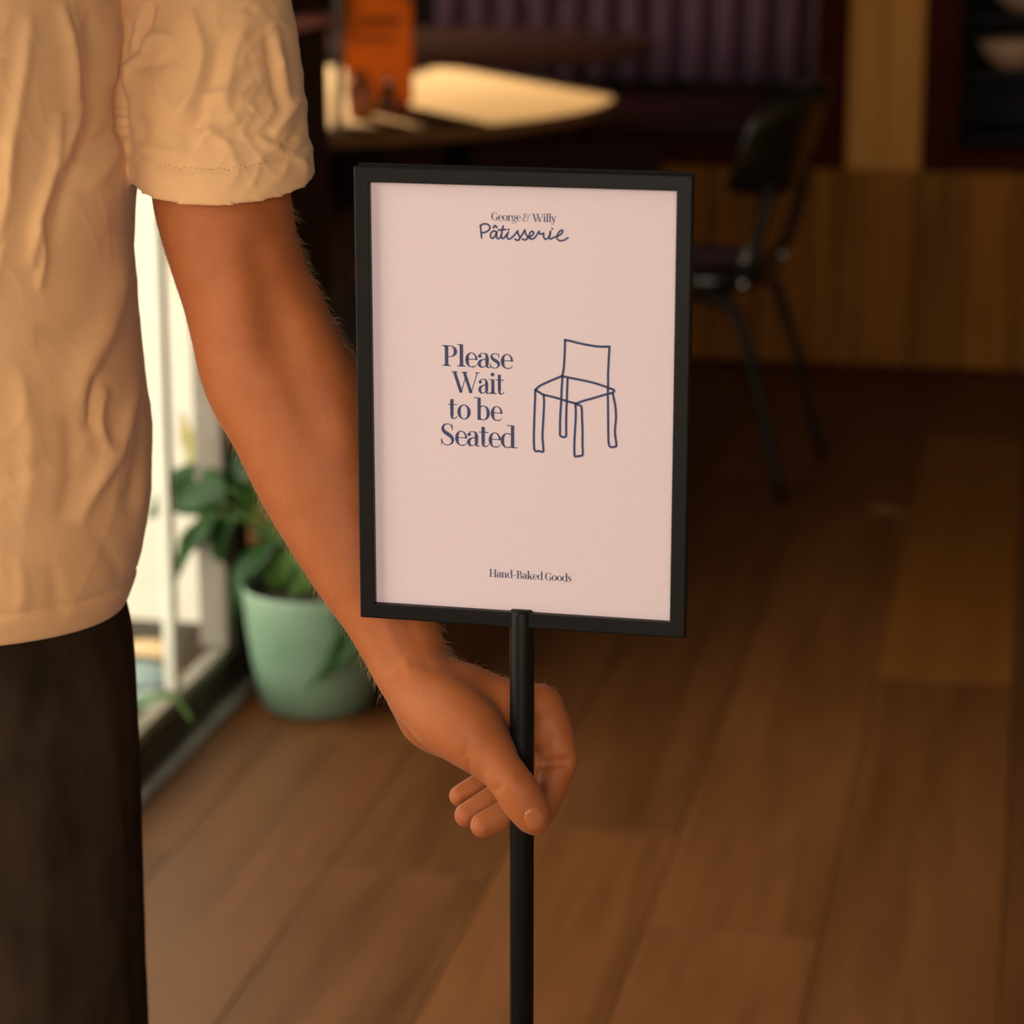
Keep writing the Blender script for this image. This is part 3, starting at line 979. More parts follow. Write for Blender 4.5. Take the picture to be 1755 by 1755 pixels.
poster = box('poster', (-SW / 2 + 0.004, -0.0008, z0 - SH / 2 + 0.004), (SW / 2 - 0.004, 0.0016, z0 + SH / 2 - 0.003), 'paper', sign)
poster['label'] = 'blush pink printed notice'
# local plane coordinates of a photo pixel on the printed face
def S2(px, py):
    r = ray(px, py)
    o = SC + en * 0.0008
    t = ((o - EYE) @ en) / (r @ en)
    p = EYE + r * t - SC
    return np.array([p @ ex, p @ ez])
def strip(P, w):
    P = np.asarray(P, float)
    w = np.broadcast_to(np.asarray(w, float), (len(P),))
    T = np.gradient(P, axis=0)
    T /= np.linalg.norm(T, axis=1)[:, None] + 1e-12
    N = np.stack([-T[:, 1], T[:, 0]], 1)
    v = np.empty((2 * len(P), 2))
    v[0::2] = P + N * w[:, None] / 2
    v[1::2] = P - N * w[:, None] / 2
    f = [(2 * i, 2 * i + 1, 2 * i + 3, 2 * i + 2) for i in range(len(P) - 1)]
    return v, f
class Ink:
    def __init__(s):
        s.v, s.f = [], []
    def add(s, v, f):
        o = len(s.v)
        s.v += [tuple(p) for p in v]
        s.f += [tuple(o + i for i in q) for q in f]
    def build(s, name):
        y = -0.0009
        v = [(a, y, z0 + b) for a, b in s.v]
        f = []
        for q in s.f:
            p = [v[i] for i in q]
            ar = sum(p[i][0] * p[(i + 1) % len(p)][2] - p[(i + 1) % len(p)][0] * p[i][2] for i in range(len(p)))
            f.append(q if ar > 0 else q[::-1])
        o = pydata(name, v, f, 'ink', poster, False)
        return o

# --- a high-contrast serif alphabet, cap height 1
TK, HL = 0.152, 0.042
def g_line(a, b, w0, w1=None):
    return strip([a, ((a[0] + b[0]) / 2, (a[1] + b[1]) / 2), b], [w0, (w0 + (w1 or w0)) / 2, w1 or w0])
def g_rect(x0, x1, y0, y1):
    return [(x0, y0), (x1, y0), (x1, y1), (x0, y1)], [(0, 1, 2, 3)]
def g_curve(pts, ws, n=8):
    q = catmull(np.column_stack([np.asarray(pts, float), np.asarray(ws, float)]), n)
    return strip(q[:, :2], np.maximum(q[:, 2], 0.012))
def g_arc(cx, cy, rx, ry, a0, a1, T=TK, h=HL, n=40, fade=None):
    a = np.radians(np.linspace(a0, a1, n))
    w = h + (T - h) * np.abs(np.cos(a)) ** 1.6
    if fade is not None:
        w = w * np.interp(np.linspace(0, 1, n), fade[0], fade[1])
    return strip(np.stack([cx + (rx - w / 2) * np.cos(a), cy + (ry - w / 2) * np.sin(a)], 1), w)
def g_ball(cx, cy, r):
    n = 16
    return [(cx + r * math.cos(2 * math.pi * i / n), cy + r * math.sin(2 * math.pi * i / n)) for i in range(n)], [tuple(range(n))]
def stem(x, y0, y1, s0=(1, 1), s1=None, T=TK, w=0.11):
    out = [g_rect(x - T / 2, x + T / 2, y0, y1)]
    for y, s, d in ((y0, s0, 1), (y1, s1, -1)):
        if not s:
            continue
        xl, xr = x - T / 2 - w * s[0], x + T / 2 + w * s[1]
        out.append(([(xl, y), (xr, y), (xr, y + d * HL), (xl, y + d * HL)], [(0, 1, 2, 3)]))
        for sg, on in ((-1, s[0]), (1, s[1])):
            if on:
                xa = x + sg * T / 2
                out.append(([(xa, y + d * HL), (xa + sg * 0.045, y + d * HL), (xa, y + d * 0.10)], [(0, 1, 2)]))
    return out
XH = 0.70
def glyph(c):
    T = TK
    if c == 'P':
        return 0.70, stem(0.20, 0, 1, (1, 1), (1, 0)) + [g_line((0.2, 1 - HL / 2), (0.36, 1 - HL / 2), HL), g_line((0.2, 0.46), (0.36, 0.46), HL), g_arc(0.36, 0.722, 0.30, 0.278, 90, -90)]
    if c == 'l':
        return 0.38, stem(0.20, 0, 1.07, (1, 1), None) + [g_line((0.03, 1.055), (0.2, 1.065), HL)]
    if c == 'i':
        return 0.38, stem(0.20, 0, XH, (1, 1), None) + [g_line((0.03, XH - 0.02), (0.2, XH - 0.01), HL), g_ball(0.19, 0.93, 0.095)]
    if c == 'e':
        return 0.60, [g_arc(0.31, 0.345, 0.265, 0.36, 80, 290, T * 1.02), g_arc(0.31, 0.345, 0.262, 0.36, 0, 84, T * 0.62), g_curve([(0.36, 0.004), (0.46, 0.035), (0.555, 0.15)], [0.055, 0.04, 0.022]), g_line((0.10, 0.375), (0.56, 0.375), HL), g_line((0.508, 0.372), (0.53, 0.36), 0.08)]
    if c == 'a':
        return 0.60, [g_curve([(0.44, 0.50), (0.44, 0.3), (0.44, 0.12)], [T, T, T * 0.9]), g_curve([(0.41, 0.14), (0.46, 0.03), (0.53, 0.015), (0.60, 0.06)], [0.11, 0.08, 0.045, 0.02]),
                      g_curve([(0.44, 0.47), (0.41, 0.63), (0.30, 0.685), (0.18, 0.665), (0.105, 0.58)], [T * 0.95, 0.10, HL, HL * 1.1, 0.05]), g_ball(0.125, 0.545, 0.078),
                      g_curve([(0.42, 0.425), (0.26, 0.385), (0.135, 0.29), (0.105, 0.16), (0.16, 0.045), (0.25, 0.015), (0.34, 0.05), (0.42, 0.14)], [HL, 0.06, 0.12, 0.15, 0.10, 0.045, HL, HL])]
    if c == 's':
        return 0.50, [g_curve([(0.405, 0.60), (0.33, 0.68), (0.235, 0.692), (0.125, 0.65), (0.09, 0.54), (0.16, 0.425), (0.30, 0.33), (0.39, 0.225), (0.385, 0.10), (0.30, 0.015), (0.19, 0.0), (0.10, 0.04), (0.045, 0.13)],
                              [HL, HL, HL, 0.065, 0.10, 0.145, 0.16, 0.13, 0.085, 0.04, HL, HL, HL]), g_line((0.405, 0.70), (0.405, 0.50), 0.018, 0.04), g_line((0.045, 0.0), (0.045, 0.22), 0.018, 0.04)]
    if c == 'W':
        L = [g_line((0.14, 1), (0.47, -0.01), T * 1.0), g_line((0.47, 0.0), (0.72, 0.86), HL), g_line((0.62, 1), (0.955, -0.01), T * 1.0), g_line((0.955, 0.0), (1.27, 1), HL)]
        for a, b in ((0.0, 0.31), (0.48, 0.80), (1.14, 1.38)):
            L.append(g_rect(a, b, 1 - HL, 1))
        return 1.34, L
    if c == 't':
        return 0.46, [g_curve([(0.20, 0.94), (0.20, 0.5), (0.20, 0.16)], [T, T, T]), g_curve([(0.185, 0.18), (0.215, 0.05), (0.30, 0.012), (0.38, 0.04), (0.45, 0.15)], [0.125, 0.10, 0.05, HL, 0.02]), g_rect(0.02, 0.43, XH - HL, XH)]
    if c == 'o':
        return 0.66, [g_arc(0.33, 0.345, 0.30, 0.36, 0, 360, T * 1.02, n=64)]
    if c == 'b':
        return 0.70, [g_rect(0.10, 0.25, 0.0, 1.07), g_line((-0.06, 1.055), (0.12, 1.065), HL), g_arc(0.36, 0.345, 0.30, 0.36, -118, 118, T * 1.02), g_line((0.13, 0.0), (0.20, 0.07), 0.03)]
    if c == 'd':
        return 0.72, [g_rect(0.47, 0.62, 0.0, 1.07), g_line((0.30, 1.055), (0.5, 1.065), HL), g_arc(0.33, 0.345, 0.30, 0.36, 62, 298, T * 1.02), g_rect(0.5, 0.75, 0, HL)]
    if c == 'S':
        return 0.66, [g_curve([(0.51, 0.80), (0.45, 0.94), (0.33, 0.995), (0.19, 0.96), (0.11, 0.83), (0.13, 0.68), (0.27, 0.55), (0.44, 0.42), (0.53, 0.27), (0.50, 0.11), (0.38, 0.01), (0.24, 0.0), (0.12, 0.07), (0.05, 0.22)],
                              [HL, HL, HL, 0.07, 0.11, 0.15, 0.175, 0.17, 0.13, 0.09, 0.045, HL, HL, HL]), g_line((0.515, 1.02), (0.515, 0.70), 0.02, 0.045), g_line((0.045, -0.03), (0.045, 0.30), 0.02, 0.045)]
    if c == 'n':
        return 0.74, stem(0.17, 0, XH, (1, 1), None, w=0.08) + stem(0.53, 0, 0.46, (1, 1), None, w=0.08) + [g_line((0.02, XH - 0.02), (0.17, XH - 0.01), HL), g_curve([(0.20, 0.52), (0.30, 0.655), (0.41, 0.68), (0.50, 0.62), (0.53, 0.44)], [HL, HL, 0.05, 0.10, T])]
    if c == 'r':
        return 0.52, stem(0.17, 0, XH, (1, 1), None, w=0.08) + [g_line((0.02, XH - 0.02), (0.17, XH - 0.01), HL), g_curve([(0.22, 0.50), (0.29, 0.64), (0.38, 0.685), (0.44, 0.66)], [HL, HL, HL, 0.05]), g_ball(0.445, 0.61, 0.075)]
    if c == 'H':
        return 0.92, stem(0.18, 0, 1, (1, 1), (1, 1)) + stem(0.72, 0, 1, (1, 1), (1, 1)) + [g_rect(0.18, 0.72, 0.5, 0.5 + HL)]
    if c == 'B':
        return 0.76, stem(0.19, 0, 1, (1, 0), (1, 0)) + [g_line((0.2, 1 - HL / 2), (0.36, 1 - HL / 2), HL), g_line((0.2, 0.52), (0.38, 0.52), HL), g_line((0.2, HL / 2), (0.38, HL / 2), HL),
                      g_arc(0.36, 0.76, 0.26, 0.24, 90, -90, T * 0.95), g_arc(0.38, 0.268, 0.31, 0.268, 90, -90)]
    if c == 'k':
        return 0.70, stem(0.17, 0, 1.07, (1, 1), None, w=0.07) + [g_line((0.02, 1.055), (0.17, 1.065), HL), g_line((0.24, 0.30), (0.52, 0.67), HL), g_line((0.32, 0.43), (0.57, 0.02), T), g_rect(0.38, 0.62, XH - HL, XH), g_rect(0.42, 0.70, 0, HL)]
    if c == 'G':
        return 0.86, [g_arc(0.43, 0.5, 0.38, 0.51, 50, 290, T * 1.05), g_curve([(0.55, 0.0), (0.63, 0.04), (0.69, 0.14)], [HL, 0.05, 0.06]), g_rect(0.62, 0.77, 0.04, 0.42), g_rect(0.52, 0.86, 0.42 - HL, 0.42), g_line((0.70, 1.0), (0.70, 0.72), 0.02, 0.05), g_curve([(0.66, 0.89), (0.69, 0.84), (0.70, 0.76)], [HL, HL, HL])]
    if c == 'g':
        return 0.62, [g_arc(0.29, 0.44, 0.235, 0.26, 0, 360, T * 0.9, n=48), g_curve([(0.44, 0.62), (0.52, 0.69), (0.58, 0.66)], [HL, 0.05, 0.06]), g_curve([(0.17, 0.22), (0.10, 0.13), (0.16, 0.06), (0.34, 0.04), (0.50, -0.02), (0.53, -0.16), (0.42, -0.29), (0.25, -0.31), (0.09, -0.24), (0.08, -0.12), (0.18, -0.02)], [HL, 0.06, 0.09, 0.11, 0.10, 0.08, 0.045, HL, 0.05, 0.06, HL])]
    if c == 'y':
        return 0.62, [g_line((0.12, XH), (0.36, 0.02), T * 0.95), g_curve([(0.54, XH - 0.01), (0.36, 0.10), (0.25, -0.20), (0.15, -0.28)], [HL, HL, HL, 0.05]), g_ball(0.12, -0.235, 0.07), g_rect(0.0, 0.27, XH - HL, XH), g_rect(0.43, 0.64, XH - HL, XH)]
    if c == '&':
        return 0.98, [g_curve([(0.86, 0.62), (0.70, 0.60), (0.66, 0.36), (0.56, 0.12), (0.36, 0.0), (0.14, 0.08), (0.10, 0.27), (0.24, 0.46), (0.44, 0.56), (0.56, 0.50)], [0.03, HL, 0.045, 0.05, 0.05, 0.10, 0.13, 0.07, HL, HL]),
                      g_curve([(0.44, 0.56), (0.26, 0.62), (0.20, 0.76), (0.28, 0.92), (0.44, 0.93), (0.52, 0.84)], [HL, 0.08, 0.12, 0.07, HL, 0.05]), g_ball(0.50, 0.82, 0.06), g_curve([(0.64, 0.52), (0.76, 0.74), (0.90, 0.86), (0.98, 0.80)], [HL, 0.06, 0.06, HL])]
    if c == '-':
        return 0.50, [g_rect(0.04, 0.46, 0.33, 0.33 + HL * 1.6)]
    return 0.27, []
def text(ink, s, pxl, pxr, ybase_l, ybase_r, cap_px, track=0.0):
    """set s between the photo points (pxl, ybase_l) and (pxr, ybase_r) on the notice"""
    A, B = S2(pxl, ybase_l), S2(pxr, ybase_r)
    C = S2(pxl, ybase_l - cap_px)
    capm = C[1] - A[1]
    adv = [glyph(c)[0] for c in s]
    wid = sum(adv) + track * (len(s) - 1)
    sx = (B[0] - A[0]) / wid
    x = 0.0
    zb = (A[1] + B[1]) / 2
    for c, a in zip(s, adv):
        for v, f in glyph(c)[1]:
            ink.add([(A[0] + (x + p[0]) * sx, zb + p[1] * capm) for p in v], f)
        x += a + track
ink = Ink()
text(ink, 'Please', 757.5, 880.5, 626.5, 632.5, 35.5, -0.06)
text(ink, 'Wait', 774, 865, 671.8, 676, 35.5, -0.06)
text(ink, 'to be', 767, 862.5, 717, 721.5, 35.5, -0.05)
text(ink, 'Seated', 755, 885.5, 762, 768, 36, -0.07)
lo = ink.build('lettering')
lo['label'] = 'navy serif words Please Wait to be Seated'
ink = Ink()
text(ink, 'George & Willy', 841.5, 953.5, 377.8, 380.5, 13.6, -0.06)
ink.build('lettering')['label'] = 'small navy serif line at the top of the notice'
ink = Ink()
text(ink, 'Hand-Baked Goods', 838.5, 980, 988.5, 997, 13.2, -0.05)
ink.build('lettering')['label'] = 'small navy line Hand-Baked Goods'
# handwritten line
ink = Ink()
def pen(pts, ox, oy, k, w, n=8, straight=False):
    q = np.array([S2(ox + a / k, oy + b / k) for a, b in pts])
    c = catmull(q, n) if not straight else q
    v, f = strip(c, w)
    ink.add(v, f)
    for e in (c[0], c[-1]):
        m = 12
        ink.add([(e[0] + w / 2 * math.cos(2 * math.pi * i / m), e[1] + w / 2 * math.sin(2 * math.pi * i / m)) for i in range(m)], [tuple(range(m))])
kk, ox, oy = 7.63, 780, 340
wr = 0.00118
for pts in (
        [(332, 352), (338, 430), (347, 515)],
        [(328, 362), (365, 336), (420, 338), (456, 372), (442, 412), (400, 440), (345, 452)],
        [(540, 440), (505, 425), (470, 455), (464, 500), (490, 522), (525, 490), (546, 432), (542, 500), (562, 528), (592, 508), (606, 470)],
        [(500, 386), (522, 355), (546, 382)],
        [(628, 362), (612, 440), (606, 500), (622, 525), (650, 508), (672, 470)],
        [(568, 415), (620, 410), (664, 406)],
        [(697, 438), (682, 480), (684, 520), (712, 532), (756, 500), (800, 450), (818, 424), (822, 460), (846, 505), (842, 535), (815, 548), (782, 532)],
        [(842, 525), (880, 470), (912, 412), (916, 450), (944, 495), (942, 525), (915, 543), (880, 532)],
        [(944, 520), (1000, 490), (1028, 455), (1008, 430), (978, 455), (968, 505), (995, 533), (1040, 515), (1082, 455), (1100, 430), (1102, 458), (1130, 468), (1156, 455), (1158, 500), (1178, 534), (1212, 520), (1240, 480), (1248, 428)],
        [(1248, 430), (1234, 490), (1246, 532), (1290, 510), (1350, 490), (1400, 450), (1404, 418), (1375, 425), (1340, 470), (1332, 520), (1365, 552), (1420, 548), (1476, 515)]):
    pen(pts, ox, oy, kk, wr)
for p in ((697, 405), (1268, 394)):
    pen([p, (p[0] + 3, p[1] + 2), (p[0] + 5, p[1] + 4)], ox, oy, kk, wr)
ink.build('lettering')['label'] = 'navy handwritten word at the top of the notice'
# line drawing of a chair
ink = Ink()
kk, ox, oy = 4.875, 730, 560
wr = 0.00158
for pts in (
        [(1162, 110), (1220, 122), (1300, 142), (1400, 160), (1460, 166), (1534, 166)],
        [(1162, 110), (1160, 200), (1155, 300), (1150, 360), (1138, 412)],
        [(1534, 166), (1526, 300), (1522, 400), (1522, 480), (1520, 560), (1522, 700), (1524, 900), (1528, 980), (1545, 1005), (1575, 1003), (1592, 988), (1580, 900), (1580, 850), (1588, 760), (1582, 660), (1560, 556)],
        [(1138, 412), (1080, 435), (1000, 470), (950, 495), (915, 526)],
        [(1138, 412), (1230, 432), (1350, 456), (1440, 480), (1530, 512), (1572, 530), (1560, 550), (1500, 566), (1400, 596), (1320, 618), (1256, 642)],
        [(915, 526), (950, 550), (985, 568), (1060, 586), (1130, 606), (1200, 628), (1256, 642)],
        [(913, 530), (912, 600), (906, 750), (902, 900), (903, 990), (912, 1036), (945, 1038), (980, 1042), (978, 980), (974, 900), (982, 750), (987, 640), (984, 572)],
        [(1141, 416), (1134, 520), (1130, 620), (1122, 760), (1120, 880), (1122, 908), (1146, 922), (1170, 914), (1172, 880), (1172, 760), (1176, 640), (1180, 520), (1184, 434)],
        [(1250, 646), (1252, 740), (1246, 860), (1240, 980), (1242, 1070), (1252, 1083), (1290, 1078), (1310, 1066), (1308, 980), (1308, 860), (1304, 760), (1302, 690), (1294, 662), (1256, 646)]):
    pen(pts, ox, oy, kk, wr, 6)
ink.build('chair_drawing')['label'] = 'navy line drawing of a chair'
# pole and base
lathe('pole', [(0, z0 - SH / 2 + 0.0115), (0.0066, z0 - SH / 2 + 0.0115), (0.0080, z0 - SH / 2 + 0.0103), (0.0083, z0 - SH / 2 + 0.0085), (0.0083, 0.012), (0, 0.012)], 'powder', sign, 40)
lathe('base', [(0, 0), (0.15, 0), (0.15, 0.008), (0.147, 0.011), (0.0, 0.0115)], 'powder', sign, 64)

# ================================================================== THE PERSON
POLE = SC[:2]
def dpole(py):      # depth of the pole axis where it crosses photo row py
    for _ in range(1):
        zs = np.linspace(0.3, 1.0, 200)
        ys = np.array([PX((POLE[0], POLE[1], z))[1] for z in zs])
        ds = np.array([PX((POLE[0], POLE[1], z))[2] for z in zs])
    return float(np.interp(-py, -ys, ds))
DP = dpole(1300)

h = 0.0014
_pts = [U(330, -60, 1.88), U(380, 300, 1.85), U(450, 560, 1.83), U(590, 892, 1.81), U(900, 1440, DP), U(980, 1300, DP + 0.1)]
A = SDF(np.min(_pts, 0) - 0.075, np.max(_pts, 0) + 0.065, h)
axd = fw / np.linalg.norm(fw)
# arm: photo outline centre, half width in pixels, depth
arm = [(350, -60, 112, 1.880), (362, 120, 116, 1.868), (372, 260, 118, 1.856), (381, 345, 118, 1.850), (401, 430, 113, 1.845), (424, 500, 113, 1.838),
       (446, 560, 120, 1.832), (472, 633, 127, 1.826), (516, 712, 127, 1.822), (553, 801, 121, 1.818), (590, 892, 106, 1.812),
       (625, 974, 90, 1.806), (660, 1040, 79, 1.802), (690, 1106, 71, 1.797), (712, 1156, 66, 1.790), (740, 1190, 64, 1.786)]
P = [U(a, b, d) for a, b, w, d in arm]
R = [w / FPX * d for a, b, w, d in arm]
A.chain(P, R, 0, axd, 0.80, 6)
# hand: metacarpals, thumb, fingers.  (photo x, photo y, depth from the pole axis, radius in pixels)
def hp(lst):
    P = [U(a, b, DP + d) for a, b, d, r in lst]
    R = [r / FPX * (DP + d) for a, b, d, r in lst]
    return P, R
A.chain(*hp([(730, 1172, 0.040, 52), (800, 1190, 0.030, 46), (870, 1204, 0.024, 40), (925, 1212, 0.0215, 36)]), k=0.010)      # index metacarpal
A.chain(*hp([(728, 1180, 0.050, 52), (815, 1205, 0.046, 46), (900, 1216, 0.042, 38)]), k=0.010)
A.chain(*hp([(720, 1186, 0.060, 48), (800, 1222, 0.060, 46), (875, 1228, 0.060, 38)]), k=0.010)
A.chain(*hp([(712, 1190, 0.066, 46), (735, 1238, 0.072, 46), (790, 1258, 0.074, 44), (850, 1240, 0.075, 36)]), k=0.010)       # little-finger side of the palm
A.chain(*hp([(738, 1196, 0.026, 64), (772, 1228, 0.010, 68), (806, 1256, 0.000, 60), (838, 1290, -0.008, 44)]), k=0.012)       # ball of the thumb
A.chain(*hp([(800, 1180, 0.030, 34), (860, 1230, 0.024, 34), (905, 1262, 0.0225, 30)]), k=0.012)                                # web
HAND_K = 0.003
_hl = np.min([U(740, 1180, DP - 0.03), U(740, 1450, DP - 0.03), U(1010, 1180, DP + 0.1), U(1010, 1450, DP + 0.1)], 0) - 0.02
_hh = np.max([U(740, 1180, DP - 0.03), U(740, 1180, DP + 0.1), U(1010, 1180, DP + 0.1), U(1010, 1180, DP - 0.03)], 0) + 0.02
_sl = A.sub(_hl, _hh)[0]
F = SDF(A.lo + np.array([q.start for q in _sl]) * h, (0, 0, 0), 1.0)
F.h, F.n = h, np.array([q.stop - q.start for q in _sl])
F.D = np.full(F.n, 1.0, np.float32)
# thumb
thumb = hp([(806, 1256, 0.0, 52), (840, 1296, -0.012, 40), (872, 1335, -0.0205, 37), (893, 1366, -0.0225, 38), (910, 1394, -0.0215, 33), (917, 1406, -0.021, 26)])
# fingers, index first
index = hp([(928, 1210, 0.0215, 36), (947, 1250, 0.0215, 34), (957, 1300, 0.0215, 32), (947, 1345, 0.0200, 27), (932, 1385, 0.0160, 24), (922, 1408, 0.012, 19)])
middle = hp([(915, 1222, 0.040, 34), (945, 1275, 0.041, 32), (945, 1325, 0.041, 29), (905, 1370, 0.038, 26), (862, 1398, 0.034, 25.5), (828, 1414, 0.030, 22.5)])
ring = hp([(890, 1230, 0.060, 33), (925, 1280, 0.061, 31), (920, 1320, 0.060, 27), (875, 1350, 0.056, 25), (835, 1378, 0.051, 25), (800, 1397, 0.047, 21.5)])
little = hp([(860, 1240, 0.076, 30), (885, 1285, 0.078, 27), (875, 1318, 0.077, 23), (843, 1336, 0.073, 22), (815, 1350, 0.069, 21), (788, 1364, 0.066, 18.5)])
for fin in (middle, ring, little):
    F.chain(*fin, k=0.0012, n=6)
F.chain(*index, k=0.0012, n=6)
A.smin(_sl, F.D, 0.005)
del F
A.chain(*thumb, k=0.007, n=6)
# creases, tendons, hollows
def pd(lst):
    return [U(a, b, d) for a, b, d in lst]
def sf(*pts):
    out = []
    for a_, b_ in pts:
        p = A.hit(U(a_, b_, 1.66), ray(a_, b_), 0.35)
        if p is not None:
            out.append(p)
    return out
creases = [
    (sf((470, 560), (462, 600)), 0.018, 0.0050), (sf((440, 430), (468, 540), (500, 640), (540, 740)), 0.013, 0.0034),
    (sf((405, 400), (415, 520), (425, 600)), 0.018, -0.0035), (sf((545, 560), (575, 640), (600, 760)), 0.016, -0.0032),
    (sf((640, 1000), (665, 1080), (700, 1150)), 0.0045, -0.0013), (sf((672, 1000), (706, 1080), (735, 1140)), 0.005, 0.0010),
    (sf((796, 1322), (797, 1295), (803, 1268)), 0.0017, 0.0012), (sf((806, 1326), (806, 1298), (812, 1276)), 0.0013, 0.0010),
    (sf((922, 1310), (942, 1308), (966, 1306)), 0.0030, 0.0060), (sf((921, 1290), (932, 1276), (942, 1262)), 0.0020, 0.0030),
    (sf((925, 1240), (940, 1232)), 0.006, 0.0010), (sf((974, 1285), (984, 1298)), 0.008, -0.0012),
    (sf((878, 1340), (893, 1348), (908, 1352)), 0.007, -0.0014), (sf((850, 1354), (856, 1349)), 0.0022, 0.0012),
    (sf((884, 1338), (900, 1340)), 0.0012, 0.0005), (sf((888, 1330), (902, 1332)), 0.0012, 0.0004),
    (sf((690, 1232), (715, 1262), (742, 1290)), 0.0025, 0.0015)]
for pts_, sg_, am_ in creases:
    if len(pts_) > 1:
        A.dent(pts_, sg_, am_)
Vb, Fb = A.mesh()
Vb = relax(Vb, Fb, 2, 0.4)
body_parts = [(Vb, Fb)]

# frame of the trunk: u to the photo's right, n towards the camera, z up
e1 = np.array([math.cos(YAW), math.sin(YAW), 0])
e2 = np.array([math.sin(YAW), -math.cos(YAW), 0])
TC = U(-190, 1035, 1.955)
TC[2] = 0
def prof(px, py):       # (u, z) where the ray of a photo point meets the trunk's mid plane
    r = ray(px, py)
    t = ((TC - EYE) @ e2) / (r @ e2)
    p = EYE + r * t
    return (p - TC) @ e1, p[2]
# trunk, legs, head inside and around the clothes (coarser)
def tp(u, n, z):
    return TC + e1 * u + e2 * n + np.array([0, 0, z])
B = SDF((TC[0] - 0.40, TC[1] - 0.30, 0.64), (TC[0] + 0.30, TC[1] + 0.30, 1.78), 0.0045)
B.chain([tp(0, 0, 0.92), tp(0, 0.01, 1.05), tp(0, 0.01, 1.2), tp(0, 0, 1.33)], [0.095, 0.092, 0.098, 0.075], 0, e1, 1.25)
B.chain([tp(-0.17, 0, 1.335), tp(0, 0, 1.38), tp(0.17, 0, 1.335)], [0.035, 0.05, 0.035], 0.02)
B.chain([tp(0, 0, 1.38), tp(0, 0.015, 1.52)], [0.056, 0.055], 0.03, smooth=False)
B.chain([tp(0, 0.035, 1.60), tp(0, 0.02, 1.665)], [0.068, 0.085], 0.03, e2, 1.12, smooth=False)
B.chain([tp(0, 0.085, 1.545), tp(0, 0.07, 1.56)], [0.03, 0.045], 0.03, smooth=False)
B.chain([tp(0, 0.115, 1.64), tp(0, 0.135, 1.60)], [0.009, 0.014], 0.012, smooth=False)
for s in (-1, 1):
    B.chain([tp(s * 0.076, 0.0, 1.645), tp(s * 0.08, -0.005, 1.60)], [0.014, 0.009], 0.01, smooth=False)
    B.dent(tp(s * 0.032, 0.118, 1.640), 0.016, 0.012)
B.dent([tp(-0.025, 0.125, 1.567), tp(0.025, 0.125, 1.567)], 0.006, 0.005)
B.chain([tp(-0.21, 0, 1.34), tp(-0.235, 0.0, 1.20), tp(-0.25, 0.0, 1.06)], [0.038, 0.042, 0.04], 0.02)
B.chain([tp(-0.25, 0, 1.06), tp(-0.255, 0.03, 0.93), tp(-0.255, 0.06, 0.83)], [0.04, 0.036, 0.026], 0.02)
B.chain([tp(-0.255, 0.06, 0.83), tp(-0.254, 0.065, 0.775)], [0.024, 0.020], 0.012, e2, 1.7, smooth=False)
for k_, (on, ln) in enumerate(((0.034, 0.078), (0.012, 0.086), (-0.010, 0.080), (-0.031, 0.062))):
    B.chain([tp(-0.254, 0.065 + on, 0.765), tp(-0.246, 0.068 + on * 1.05, 0.765 - ln * 0.5), tp(-0.232, 0.072 + on * 1.05, 0.765 - ln)], [0.0105, 0.0095, 0.0080], 0.004)
B.chain([tp(-0.244, 0.085, 0.815), tp(-0.232, 0.108, 0.775), tp(-0.226, 0.112, 0.745)], [0.016, 0.012, 0.0095], 0.008)
V2, F2 = B.mesh()
body_parts.append((V2, F2))
VV = np.vstack([b[0] for b in body_parts])
FF = np.vstack([body_parts[0][1], body_parts[1][1] + len(Vb)])
person = np_mesh('person', VV, FF, 'skin')
tag(person, 'person in a cream T-shirt and black jeans gripping the sign pole, face out of frame', 'person')

# thumb nail laid on the skin
c0, ux, uy = (917, 1403), np.array([0.36, 0.93]), np.array([0.93, -0.36])
v, f = [], []
nu, nv = 14, 14
ok = True
for i in range(nu + 1):
    for j in range(nv + 1):
        a, b = -1 + 2 * i / nu, -1 + 2 * j / nv
        # square to rounded outline
        xx = a * math.sqrt(1 - b * b * 0.45)
        yy_ = b * math.sqrt(1 - a * a * 0.45)
        px = c0 + ux * (20 * xx) + uy * (18 * yy_)
        o = U(px[0], px[1], DP - 0.075)
        p = A.hit(o, ray(*px), 0.12)
        if p is None:
            ok = False
            p = U(px[0], px[1], DP - 0.04)
        r_ = max(abs(a), abs(b))
        lift = 0.0007 if r_ < 0.85 else (-0.0003 if r_ > 0.99 else 0.0004)
        v.append(p - axd * lift)
for i in range(nu):
    for j in range(nv):
        f.append((i * (nv + 1) + j, (i + 1) * (nv + 1) + j, (i + 1) * (nv + 1) + j + 1, i * (nv + 1) + j + 1))
pydata('thumbnail', v, f, 'nail', person)

